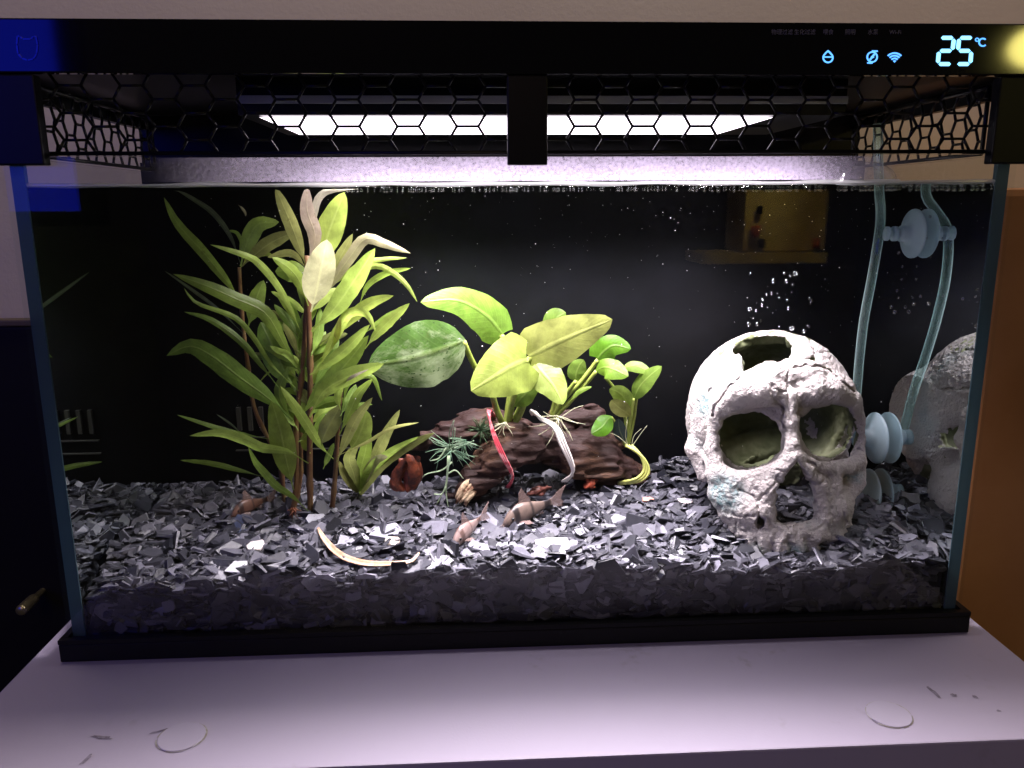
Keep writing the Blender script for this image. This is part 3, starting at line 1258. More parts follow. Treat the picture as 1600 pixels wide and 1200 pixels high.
# back of the head a little lower and wider, temple bulges
SV.ellip(at(1135, 660, .082), (.020, .026, .026), .006)
SV.ellip(at(1275, 655, .085), (.020, .026, .026), .006)
# hollow
SV.ellip(cc + np.array([0, .001, -.001]), CR - .0048, 0, sub=True)
SV.ellip(at(1143, 662, .080), (.0125, .018, .018), .002, sub=True)
SV.ellip(at(1262, 658, .082), (.0125, .018, .018), .002, sub=True)
# open below the cranium, behind the face
w = SV.win((cc[0] - .06, .04, 0), (cc[0] + .06, .13, at(1200, 738, .07)[2]), 0)
SV.D[w] = np.maximum(SV.D[w], -(SV.Z[:, :, w[2]] * 0 - .01) * 0 + np.float32(.004))
# the plate of the upper jaw, hollow behind
SV.ellip(at(1230, 782, .057), (.0315, .0325, .0265), .004)
SV.ellip(at(1228, 782, .062), (.0262, .0305, .030), .002, sub=True)
# forehead block
chain(SV, [(1150, 612, .042, 24), (1200, 592, .037, 26), (1262, 590, .037, 26), (1312, 606, .042, 22)], .003)
# brow ridge
chain(SV, [(1120, 664, .047, 13), (1133, 632, .040, 19), (1162, 613, .035, 25), (1196, 608, .0325, 26)], .0015)
chain(SV, [(1196, 608, .0325, 26), (1216, 612, .033, 21), (1232, 616, .034, 16), (1250, 612, .033, 21)], .0015)
chain(SV, [(1250, 612, .033, 21), (1268, 608, .0325, 25), (1298, 609, .034, 25), (1326, 628, .039, 19), (1340, 654, .046, 12)], .0015)
# left orbit rim
chain(SV, [(1122, 662, .046, 12), (1113, 700, .046, 12), (1122, 738, .042, 14), (1150, 748, .036, 13), (1180, 744, .031, 12), (1208, 731, .027, 11), (1226, 712, .025, 9)], .002)
# bridge
chain(SV, [(1234, 620, .028, 13), (1236, 660, .026, 11), (1238, 695, .023, 11), (1240, 716, .021, 10)], .003)
chain(SV, [(1240, 714, .021, 9), (1222, 732, .023, 11), (1204, 760, .026, 14), (1196, 790, .027, 15)], .003)
chain(SV, [(1242, 714, .021, 9), (1258, 734, .023, 10), (1280, 756, .027, 13), (1288, 790, .028, 15)], .003)
# right orbit rim
chain(SV, [(1246, 708, .024, 8), (1264, 724, .025, 9), (1292, 731, .029, 10), (1322, 729, .035, 11), (1340, 718, .041, 11), (1344, 690, .046, 8), (1340, 655, .045, 11)], .002)
# cheeks and upper jaw
chain(SV, [(1122, 742, .043, 16), (1128, 770, .041, 19), (1146, 800, .037, 18), (1156, 820, .036, 16)], .003)
chain(SV, [(1150, 765, .036, 18), (1172, 790, .031, 20), (1178, 815, .030, 18)], .004)
chain(SV, [(1180, 760, .031, 16), (1190, 800, .028, 18), (1198, 826, .027, 16)], .004)
chain(SV, [(1338, 728, .042, 13), (1334, 752, .041, 15), (1316, 782, .037, 16), (1308, 815, .036, 16)], .003)
chain(SV, [(1300, 748, .032, 15), (1304, 790, .031, 18), (1296, 826, .030, 16)], .004)
chain(SV, [(1275, 765, .029, 11), (1286, 800, .028, 14), (1282, 826, .027, 14)], .003)
# jaw arch, teeth
chain(SV, [(1150, 826, .044, 13), (1168, 832, .034, 14), (1200, 832, .027, 15), (1236, 832, .025, 15), (1270, 832, .026, 15), (1298, 830, .032, 14), (1314, 824, .042, 13)], .003)
chain(SV, [(1150, 826, .044, 13), (1152, 800, .070, 14)], .003)
chain(SV, [(1314, 824, .042, 13), (1306, 800, .070, 14)], .003)
for (tx, ty, tY, tr) in ((1146, 826, .045, 12), (1156, 832, .037, 12), (1174, 838, .030, 13), (1195, 842, .026, 13.5), (1219, 844, .0235, 14), (1245, 844, .0235, 14), (1269, 843, .025, 13), (1290, 839, .029, 12.5), (1307, 832, .036, 12), (1318, 826, .044, 11)):
    chain(SV, [(tx, ty - 20, tY + .0008, tr * .62), (tx, ty - 4, tY - .0006, tr * .8), (tx, ty + 12, tY, tr * .92)], .0006)
# temporal and ear knob on the left, mirrored on the right
chain(SV, [(1097, 660, .066, 15), (1090, 700, .066, 17), (1102, 738, .062, 14)], .003)
chain(SV, [(1308, 690, .066, 9), (1310, 712, .066, 11), (1304, 738, .064, 11)], .003)
chain(SV, [(1104, 712, .060, 8), (1116, 732, .046, 11)], .003)
# occipital bowl closing the back low
SV.ellip(at(1200, 715, .094), (.026, .011, .017), .006)


# cut the openings through the front
def cut_prism(poly_px, y0, y1, k=.0008, rough=.0009, seed=3, skew=.8):
    pl = [fl(*q) for q in poly_px]
    xs, zs = [p[0] for p in pl], [p[1] for p in pl]
    w = SV.win((min(xs) - .002, y0, min(zs) - .016), (max(xs) + .02, y1, max(zs) + .002), .003)
    Y = SV.Y[:, w[1]]
    mx_, mz_ = np.mean(xs), np.mean(zs)
    kx, kz = (mx_ - CAM[0]) / (FY - CAM[1]), (mz_ - CAM[2]) / (FY - CAM[1])
    d2 = poly_sdf(SV.X[w[0]] - kx * skew * (Y - FY), SV.Z[:, :, w[2]] - kz * skew * (Y - FY), pl)
    d = np.maximum(d2, np.maximum(y0 - Y, Y - y1))
    P = np.stack(np.broadcast_arrays(SV.X[w[0]], Y, SV.Z[:, :, w[2]]), -1)
    d = d + rough * lattice_noise(P, 260, seed)
    SV.ssub(w, d.astype(np.float32), k)


def oval(cx, cy, rx, ry, n=24, p=2.6, rot=0):
    out = []
    for i in range(n):
        a = 2 * math.pi * i / n
        c, s = math.cos(a), math.sin(a)
        x, y = rx * math.copysign(abs(c) ** (2 / p), c), ry * math.copysign(abs(s) ** (2 / p), s)
        out.append((cx + x * math.cos(rot) - y * math.sin(rot), cy + x * math.sin(rot) + y * math.cos(rot)))
    return out


cut_prism([(1123, 676), (1131, 656), (1158, 645), (1190, 645), (1214, 656), (1223, 680), (1219, 704), (1206, 722), (1180, 732), (1152, 730), (1138, 718), (1127, 698)], .0, .064, .0022)
cut_prism([(1252, 654), (1268, 640), (1300, 631), (1328, 638), (1339, 658), (1340, 688), (1330, 706), (1300, 718), (1270, 712), (1256, 695), (1249, 672)], .0, .064, .0022)
cut_prism([(1243, 717), (1229, 736), (1217, 764), (1211, 788), (1211, 814), (1222, 818), (1262, 816), (1273, 808), (1274, 786), (1267, 760), (1257, 735)], .0, .060, .0012, .0006)
cut_prism(oval(1188, 815, 7, 8, 10), .0, .045, .0006)
# hole in the crown and small hole: cut along the downward slanting view of the vault
def cut_vault(poly_px, Yp, k=.001):
    q = [at(x, y, Yp) for (x, y) in poly_px]
    c0 = np.mean(q, 0)
    nrm = c0 - cc
    nrm = nrm / np.linalg.norm(nrm)
    u = np.cross(nrm, [0, 0, 1.]); u /= np.linalg.norm(u)
    v = np.cross(nrm, u)
    # push the outline on to the vault
    pts = []
    for p in q:
        d = p - CAM
        d = d / np.linalg.norm(d)
        oc = (CAM - cc) / CR
        dd = d / CR
        A, B, C_ = dd @ dd, 2 * oc @ dd, oc @ oc - 1
        disc = max(B * B - 4 * A * C_, 0)
        t = (-B - math.sqrt(disc)) / (2 * A)
        s = CAM + t * d - cc
        pts.append((float(s @ u), float(s @ v)))
    P = SV.points()
    rel = P - cc.astype(np.float32)
    U, W_, H = rel @ u.astype(np.float32), rel @ v.astype(np.float32), rel @ nrm.astype(np.float32)
    d = poly_sdf(U, W_, pts)
    d = np.maximum(d, .018 - H)
    d += .0014 * lattice_noise(P, 230, 11)
    SV.ssub((slice(None),) * 3, d.astype(np.float32), k)


cut_vault([(1140, 546), (1162, 530), (1196, 524), (1228, 524), (1239, 538), (1232, 560), (1214, 572), (1196, 583), (1164, 590), (1156, 576), (1159, 558)], .05)
cut_vault([(1258, 572), (1262, 562), (1274, 556), (1273, 574), (1268, 576)], .05, .0004)
# cracks
cracks = [([(1232, 582), (1231, 610), (1233, 640), (1234, 660)], 1.6, .0013), ([(1198, 590), (1201, 602), (1214, 610), (1229, 613)], 1.6, .0012),
          ([(1205, 602), (1208, 622), (1222, 634), (1230, 640)], 3.5, .0016), ([(1226, 640), (1222, 660), (1230, 672)], 2, .0012), ([(1245, 646), (1252, 650), (1250, 672)], 2, .0012),
          ([(1195, 576), (1198, 590)], 2, .001), ([(1240, 575), (1258, 571), (1290, 575), (1320, 600), (1332, 612)], 1.8, .0016),
          ([(1158, 588), (1140, 604), (1118, 634), (1114, 650)], 1.8, .0017), ([(1104, 620), (1110, 610), (1112, 606)], 1.5, .0014),
          ([(1280, 550), (1300, 550), (1322, 572), (1335, 596)], 1.2, .001), ([(1262, 525), (1270, 540), (1276, 556)], 1.3, .001),
          ([(1155, 765), (1178, 775), (1186, 800), (1186, 818)], 1.8, .0014), ([(1220, 735), (1208, 760), (1190, 776), (1180, 785)], 1.3, .0012),
          ([(1212, 735), (1228, 738)], 1.5, .001), ([(1262, 722), (1272, 725)], 2.2, .002), ([(1262, 752), (1282, 757), (1290, 748)], 1.4, .0012),
          ([(1214, 750), (1222, 757), (1213, 768)], 2.2, .002), ([(1130, 800), (1160, 808), (1180, 806)], 1.5, .001), ([(1296, 770), (1300, 800), (1296, 830)], 1.5, .0009),
          ([(1314, 780), (1318, 806), (1322, 825)], 1.5, .0009), ([(1340, 702), (1348, 706)], 2, .0018), ([(1150, 812), (1148, 832)], 1.3, .0009), ([(1246, 818), (1246, 850)], 1.2, .0008)]
w = SV.win(sk_lo, (sk_hi[0], .066, sk_hi[2]), 0)
# cracks are laid out on the face as seen square on, following the vault where it recedes
Xf, Zf = SV.X[w[0]], SV.Z[:, :, w[2]]
Yf = SV.Y[:, w[1]]
Pw = np.stack(np.broadcast_arrays(Xf, Yf, Zf), -1).astype(np.float32)
rel = Pw - CAM.astype(np.float32)
dep = rel @ FW.astype(np.float32)
PX = 800 + FPX * (rel @ RT.astype(np.float32)) / dep
PY = 600 - FPX * (rel @ UP.astype(np.float32)) / dep
PX += 2.2 * lattice_noise(Pw, 420, 5)
PY += 2.2 * lattice_noise(Pw, 420, 6)
near = np.abs(SV.D[w]) < .004
acc = np.zeros(PX[near].shape, np.float32)
for pts, wd, dp in cracks:
    ld = line_dist(PX[near], PY[near], pts)
    acc = np.maximum(acc, dp * np.exp(-(ld / wd) ** 2))
Dw = SV.D[w]
Dw[near] += acc
SV.D[w] = Dw
# rough, worn surface
near = np.abs(SV.D) < .003
idx = np.nonzero(near)
Pn = np.stack([SV.lo[i] + SV.h * idx[i] for i in range(3)], -1).astype(np.float32)
lowz = np.clip((at(1230, 770, FY)[2] - Pn[:, 2]) / .014, 0, 1)
SV.D[near] += (.00042 + .00030 * lowz) * lattice_noise(Pn, 620, 21) + (.0003 + .0005 * lowz) * lattice_noise(Pn, 240, 22) + .0004 * lattice_noise(Pn, 70, 23)
for sl in ((0, ), (-1, )):
    SV.D[sl[0], :, :] = np.maximum(SV.D[sl[0], :, :], .002)
    SV.D[:, sl[0], :] = np.maximum(SV.D[:, sl[0], :], .002)
    SV.D[:, :, sl[0]] = np.maximum(SV.D[:, :, sl[0]], .002)


def bone_mat():
    mt, nt, out = new_mat('weathered resin bone')
    p = N(nt, 'ShaderNodeBsdfPrincipled')
    p.inputs['Roughness'].default_value = .78
    p.inputs['Specular IOR Level'].default_value = .25
    tc = N(nt, 'ShaderNodeTexCoord')
    n1 = N(nt, 'ShaderNodeTexNoise', inp={'Scale': 34., 'Detail': 5., 'Roughness': .6})
    n2 = N(nt, 'ShaderNodeTexNoise', inp={'Scale': 420., 'Detail': 6., 'Roughness': .7})
    L(nt, tc.outputs['Object'], n1.inputs['Vector'])
    L(nt, tc.outputs['Object'], n2.inputs['Vector'])
    r1 = N(nt, 'ShaderNodeMapRange', inp={'From Min': .58, 'From Max': .76, 'To Max': .6})
    L(nt, n1.outputs['Fac'], r1.inputs['Value'])
    r2 = N(nt, 'ShaderNodeMapRange', inp={'From Min': .35, 'From Max': .65, 'To Min': .2, 'To Max': 1.})
    L(nt, n2.outputs['Fac'], r2.inputs['Value'])
    mu = N(nt, 'ShaderNodeMath', operation='MULTIPLY')
    acc_ = r1.outputs[0]
    for (sx, sy, sY, sr) in ((1092, 628, .055, 30), (1135, 770, .036, 36), (1240, 862, .024, 26), (1185, 860, .028, 22), (1300, 850, .03, 18), (1335, 745, .04, 16), (1096, 690, .066, 22)):
        q = at(sx, sy, sY)
        vd = N(nt, 'ShaderNodeVectorMath', operation='DISTANCE')
        vd.inputs[1].default_value = tuple(q)
        L(nt, tc.outputs['Object'], vd.inputs[0])
        rr = N(nt, 'ShaderNodeMapRange', interpolation_type='SMOOTHSTEP', inp={'From Min': sr * .45 * px_size(q), 'From Max': sr * 1.25 * px_size(q), 'To Min': 1.0, 'To Max': 0.})
        L(nt, vd.outputs['Value'], rr.inputs['Value'])
        mm = N(nt, 'ShaderNodeMath', operation='MAXIMUM')
        L(nt, acc_, mm.inputs[0])
        L(nt, rr.outputs[0], mm.inputs[1])
        acc_ = mm.outputs[0]
    L(nt, acc_, mu.inputs[0])
    L(nt, r2.outputs[0], mu.inputs[1])
    mx = N(nt, 'ShaderNodeMix', data_type='RGBA')
    mx.inputs['A'].default_value = (.54, .49, .47, 1)
    mx.inputs['B'].default_value = (.13, .26, .265, 1)
    L(nt, mu.outputs[0], mx.inputs['Factor'])
    L(nt, mx.outputs['Result'], p.inputs['Base Color'])
    b = N(nt, 'ShaderNodeBump', inp={'Strength': 1.0, 'Distance': .0026})
    n3 = N(nt, 'ShaderNodeTexNoise', inp={'Scale': 640., 'Detail': 4., 'Roughness': .6})
    L(nt, tc.outputs['Object'], n3.inputs['Vector'])
    L(nt, n3.outputs['Fac'], b.inputs['Height'])
    L(nt, b.outputs[0], p.inputs['Normal'])
    L(nt, p.outputs[0], out.inputs[0])
    return mt


M['bone'] = bone_mat()
skull = SV.mesh('skull_ornament', M['bone'])
# olive algae on the hollow inside, darkened in colour for the shade there
M['algae'] = principled('olive algae and inner shade', (.095, .108, .05), .8, .2, noise=((.17, .18, .11), 60, .4, .65), bump=(300, .3, .0006))
skull.data.materials.append(M['algae'])
_n = len(skull.data.polygons)
_c = np.zeros(_n * 3, np.float32)
_nn = np.zeros(_n * 3, np.float32)
skull.data.polygons.foreach_get('center', _c)
skull.data.polygons.foreach_get('normal', _nn)
_c = _c.reshape(-1, 3)
_nn = _nn.reshape(-1, 3)
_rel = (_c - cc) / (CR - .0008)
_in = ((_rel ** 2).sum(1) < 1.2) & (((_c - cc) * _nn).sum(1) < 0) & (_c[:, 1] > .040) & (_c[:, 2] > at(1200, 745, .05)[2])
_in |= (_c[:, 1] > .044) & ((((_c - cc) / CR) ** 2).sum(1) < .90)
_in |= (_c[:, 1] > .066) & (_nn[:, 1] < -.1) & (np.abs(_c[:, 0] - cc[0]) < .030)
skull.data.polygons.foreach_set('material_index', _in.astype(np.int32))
tag(skull, 'cracked off-white human skull ornament standing on the gravel', 'skull')
del SV

# ------------------------------------------------------------------ driftwood
DV = Vol((at(615, 700, .1)[0] - .006, .060, .030), (at(1060, 700, .1)[0] + .01, .1165, at(760, 630, .09)[2] + .012), .0007)
chain(DV, [(626, 710, .084, 10), (662, 694, .086, 14), (700, 680, .09, 17), (742, 664, .093, 20)], .003)
chain(DV, [(738, 664, .093, 18), (800, 672, .094, 22), (852, 690, .094, 27)], .006)
chain(DV, [(852, 690, .094, 27), (905, 708, .094, 30), (950, 724, .096, 25), (990, 743, .098, 17), (1040, 757, .1, 9)], .006)
chain(DV, [(822, 692, .088, 27), (780, 716, .084, 28), (742, 750, .079, 20), (716, 780, .074, 12)], .005)
chain(DV, [(868, 652, .106, 18), (930, 654, .106, 20), (965, 690, .104, 18)], .006)
chain(DV, [(700, 778, .080, 9), (676, 788, .078, 7), (662, 800, .074, 4)], .003)
# overhang on the underside
DV.ellip(at(845, 775, .085), (.018, .02, .010), .006, sub=True)
near = np.abs(DV.D) < .006
idx = np.nonzero(near)
Pn = np.stack([DV.lo[i] + DV.h * idx[i] for i in range(3)], -1).astype(np.float32)
Pg = Pn.copy()
Pg[:, 0] *= .28
DV.D[near] += .0018 * lattice_noise(Pg, 330, 31) + .0022 * lattice_noise(Pn, 95, 32) + .0034 * lattice_noise(Pn, 48, 34) + .0020 * np.abs(lattice_noise(Pg, 170, 35)) + .0007 * lattice_noise(Pg, 800, 33)
for a_ in (0, -1):
    DV.D[a_, :, :] = np.maximum(DV.D[a_, :, :], .002)
    DV.D[:, a_, :] = np.maximum(DV.D[:, a_, :], .002)
    DV.D[:, :, a_] = np.maximum(DV.D[:, :, a_], .002)


def wood_mat():
    mt, nt, out = new_mat('waterlogged driftwood')
    p = N(nt, 'ShaderNodeBsdfPrincipled')
    p.inputs['Roughness'].default_value = .62
    p.inputs['Specular IOR Level'].default_value = .3
    tc = N(nt, 'ShaderNodeTexCoord')
    mp = N(nt, 'ShaderNodeMapping')
    mp.inputs['Scale'].default_value = (.35, 1, 1)
    L(nt, tc.outputs['Object'], mp.inputs['Vector'])
    n1 = N(nt, 'ShaderNodeTexNoise', inp={'Scale': 260., 'Detail': 8., 'Roughness': .65, 'Distortion': .6})
    L(nt, mp.outputs[0], n1.inputs['Vector'])
    n2 = N(nt, 'ShaderNodeTexNoise', inp={'Scale': 38., 'Detail': 4.})
    L(nt, tc.outputs['Object'], n2.inputs['Vector'])
    cr = N(nt, 'ShaderNodeValToRGB')
    el = cr.color_ramp.elements
    el[0].position, el[0].color = .3, (.020, .011, .008, 1)
    el[1].position, el[1].color = .72, (.17, .088, .045, 1)
    e = el.new(.52)
    e.color = (.052, .023, .013, 1)
    L(nt, n1.outputs['Fac'], cr.inputs[0])
    mr = N(nt, 'ShaderNodeMapRange', inp={'From Min': .46, 'From Max': .60})
    L(nt, n2.outputs['Fac'], mr.inputs['Value'])
    mx = N(nt, 'ShaderNodeMix', data_type='RGBA')
    mx.inputs['A'].default_value = (.024, .009, .007, 1)
    L(nt, cr.outputs[0], mx.inputs['B'])
    L(nt, mr.outputs[0], mx.inputs['Factor'])
    L(nt, mx.outputs['Result'], p.inputs['Base Color'])
    b = N(nt, 'ShaderNodeBump', inp={'Strength': .9, 'Distance': .0012})
    L(nt, n1.outputs['Fac'], b.inputs['Height'])
    L(nt, b.outputs[0], p.inputs['Normal'])
    L(nt, p.outputs[0], out.inputs[0])
    return mt


M['wood'] = wood_mat()
wood = DV.mesh('driftwood', M['wood'])
tag(wood, 'dark brown driftwood branch with broken end lying on the gravel', 'driftwood')
del DV
# splintered pale end of the front limb
M['split'] = principled('raw split wood', (.58, .44, .28), .6, .2, noise=((.16, .07, .04), 220, .45, .6), bump=(600, .6, .0005))
parts = []
for k in range(9):
    a_ = at(742 + random.uniform(-10, 8), 752 + random.uniform(-9, 9), .0745)
    b_ = at(716 + random.uniform(-9, 12), 785 + random.uniform(-9, 7), .069)
    mid = (a_ + b_) / 2 + np.array([0, -.001, .001])
    parts.append(tube_geo(catmull([a_, mid, b_], 6), np.array([.0006, .0014, .0018, .0016, .0011, .0003]) * random.uniform(.7, 1.2), 6))
V, F = join_geo(parts)
sp = mesh_obj('broken_end', V, F, M['split'], None, True)
sp.parent = wood

# ------------------------------------------------------------------ plants
def leaf_mat():
    mt, nt, out = new_mat('leaf')
    oi = N(nt, 'ShaderNodeObjectInfo')
    uv = N(nt, 'ShaderNodeUVMap')
    sp = N(nt, 'ShaderNodeSeparateXYZ')
    L(nt, uv.outputs[0], sp.inputs[0])
    # v: -1..1 stored as 0..1 ; distance from midrib
    s1 = N(nt, 'ShaderNodeMath', operation='SUBTRACT')
    s1.inputs[1].default_value = .5
    L(nt, sp.outputs[1], s1.inputs[0])
    ab = N(nt, 'ShaderNodeMath', operation='ABSOLUTE')
    L(nt, s1.outputs[0], ab.inputs[0])
    mid = N(nt, 'ShaderNodeMapRange', inp={'From Min': .015, 'From Max': .06, 'To Min': 1., 'To Max': 0.})
    L(nt, ab.outputs[0], mid.inputs['Value'])
    # side veins
    mu = N(nt, 'ShaderNodeMath', operation='MULTIPLY_ADD')
    mu.inputs[1].default_value = -.55
    L(nt, ab.outputs[0], mu.inputs[0])
    L(nt, sp.outputs[0], mu.inputs[2])
    ws = N(nt, 'ShaderNodeMath', operation='MULTIPLY')
    ws.inputs[1].default_value = 75.
    L(nt, mu.outputs[0], ws.inputs[0])
    sn = N(nt, 'ShaderNodeMath', operation='SINE')
    L(nt, ws.outputs[0], sn.inputs[0])
    ve = N(nt, 'ShaderNodeMapRange', inp={'From Min': .55, 'From Max': 1., 'To Min': 0., 'To Max': .15})
    L(nt, sn.outputs[0], ve.inputs['Value'])
    mxv = N(nt, 'ShaderNodeMath', operation='MAXIMUM')
    L(nt, mid.outputs[0], mxv.inputs[0])
    L(nt, ve.outputs[0], mxv.inputs[1])
    tc = N(nt, 'ShaderNodeTexCoord')
    no = N(nt, 'ShaderNodeTexNoise', inp={'Scale': 120., 'Detail': 5., 'Roughness': .6})
    L(nt, tc.outputs['Object'], no.inputs['Vector'])
    mr = N(nt, 'ShaderNodeMapRange', inp={'From Min': .3, 'From Max': .7, 'To Min': .62, 'To Max': 1.22})
    L(nt, no.outputs['Fac'], mr.inputs['Value'])
    col = N(nt, 'ShaderNodeVectorMath', operation='SCALE')
    L(nt, oi.outputs['Color'], col.inputs[0])
    L(nt, mr.outputs[0], col.inputs['Scale'])
    light = N(nt, 'ShaderNodeMix', data_type='RGBA', blend_type='ADD')
    light.inputs['B'].default_value = (.07, .075, .03, 1)
    L(nt, mxv.outputs[0], light.inputs['Factor'])
    L(nt, col.outputs[0], light.inputs['A'])
    nw_ = N(nt, 'ShaderNodeTexNoise', inp={'Scale': 210., 'Detail': 6., 'Roughness': .7})
    L(nt, tc.outputs['Object'], nw_.inputs['Vector'])
    rw = N(nt, 'ShaderNodeMapRange', inp={'From Min': .62, 'From Max': .72, 'To Max': .55})
    L(nt, nw_.outputs['Fac'], rw.inputs['Value'])
    worn = N(nt, 'ShaderNodeMix', data_type='RGBA')
    worn.inputs['B'].default_value = (.10, .085, .02, 1)
    L(nt, rw.outputs[0], worn.inputs['Factor'])
    L(nt, light.outputs['Result'], worn.inputs['A'])
    light = worn
    p = N(nt, 'ShaderNodeBsdfPrincipled')
    p.inputs['Roughness'].default_value = .42
    p.inputs['Specular IOR Level'].default_value = .4
    t = N(nt, 'ShaderNodeBsdfTranslucent')
    L(nt, light.outputs['Result'], p.inputs['Base Color'])
    L(nt, light.outputs['Result'], t.inputs['Color'])
    b = N(nt, 'ShaderNodeBump', inp={'Strength': .35, 'Distance': .0008})
    ad = N(nt, 'ShaderNodeMath', operation='MULTIPLY_ADD')
    ad.inputs[1].default_value = -.8
    L(nt, mxv.outputs[0], ad.inputs[0])
    L(nt, no.outputs['Fac'], ad.inputs[2])
    L(nt, ad.outputs[0], b.inputs['Height'])
    L(nt, b.outputs[0], p.inputs['Normal'])
    mx = N(nt, 'ShaderNodeMixShader', inp={0: .52})
    L(nt, p.outputs[0], mx.inputs[1])
    L(nt, t.outputs[0], mx.inputs[2])
    L(nt, mx.outputs[0], out.inputs[0])
    return mt


M['leaf'] = leaf_mat()


def spotted_leaf_mat():
    """old leaf: dark green with a scraped pale patch and algae spots"""
    mt = M['leaf'].copy()
    mt.name = 'old spotted leaf'
    nt = mt.node_tree
    p = next(n for n in nt.nodes if n.type == 'BSDF_PRINCIPLED')
    t = next(n for n in nt.nodes if n.type == 'BSDF_TRANSLUCENT')
    src = p.inputs['Base Color'].links[0].from_socket
    uv = N(nt, 'ShaderNodeUVMap')
    n0 = N(nt, 'ShaderNodeTexNoise', inp={'Scale': 3.6, 'Detail': 7., 'Roughness': .7})
    L(nt, uv.outputs[0], n0.inputs['Vector'])
    sp = N(nt, 'ShaderNodeSeparateXYZ')
    L(nt, uv.outputs[0], sp.inputs[0])
    ad = N(nt, 'ShaderNodeMath', operation='MULTIPLY_ADD')
    ad.inputs[1].default_value = .22
    L(nt, sp.outputs[1], ad.inputs[0])
    L(nt, n0.outputs['Fac'], ad.inputs[2])
    r0 = N(nt, 'ShaderNodeMapRange', inp={'From Min': .54, 'From Max': .76, 'To Max': .8})
    L(nt, ad.outputs[0], r0.inputs['Value'])
    m1 = N(nt, 'ShaderNodeMix', data_type='RGBA')
    m1.inputs['B'].default_value = (.36, .44, .24, 1)
    L(nt, r0.outputs[0], m1.inputs['Factor'])
    L(nt, src, m1.inputs['A'])
    vo = N(nt, 'ShaderNodeTexVoronoi', inp={'Scale': 22.})
    L(nt, uv.outputs[0], vo.inputs['Vector'])
    r1 = N(nt, 'ShaderNodeMapRange', inp={'From Min': .16, 'From Max': .28, 'To Min': 1.0, 'To Max': 0.})
    L(nt, vo.outputs['Distance'], r1.inputs['Value'])
    n5 = N(nt, 'ShaderNodeTexNoise', inp={'Scale': 6.})
    L(nt, uv.outputs[0], n5.inputs['Vector'])
    r5 = N(nt, 'ShaderNodeMapRange', inp={'From Min': .45, 'From Max': .55})
    L(nt, n5.outputs['Fac'], r5.inputs['Value'])
    m5 = N(nt, 'ShaderNodeMath', operation='MULTIPLY')
    L(nt, r1.outputs[0], m5.inputs[0])
    L(nt, r5.outputs[0], m5.inputs[1])
    m2 = N(nt, 'ShaderNodeMix', data_type='RGBA')
    m2.inputs['B'].default_value = (.03, .07, .01, 1)
    L(nt, m5.outputs[0], m2.inputs['Factor'])
    L(nt, m1.outputs['Result'], m2.inputs['A'])
    L(nt, m2.outputs['Result'], p.inputs['Base Color'])
    L(nt, m2.outputs['Result'], t.inputs['Color'])
    return mt


M['leaf_old'] = spotted_leaf_mat()
M['stem'] = principled('reddish stem', (.13, .062, .028), .5, .3, noise=((.20, .13, .05), 90, .4, .65))
M['stem_green'] = principled('green stalk', (.24, .30, .06), .45, .35, noise=((.14, .17, .03), 120, .4, .65))
COLS = {'d': (.17, .27, .04), 'g': (.27, .40, .065), 'l': (.36, .48, .09), 'y': (.44, .46, .14), 'p': (.40, .37, .20), 'k': (.54, .46, .36), 'o': (.24, .26, .075), 's': (.15, .18, .11)}  # p and k: on the crown they hold overexposing light as leaf colour


def clamp_in(P, top=True):
    P = np.array(P)
    P[..., 1] = np.clip(P[..., 1], .008, YB - .003)
    P[..., 2] = np.minimum(P[..., 2], ZW - .0006)
    P[..., 0] = np.clip(P[..., 0], xi0 + .003, xi1 - .003)
    return P


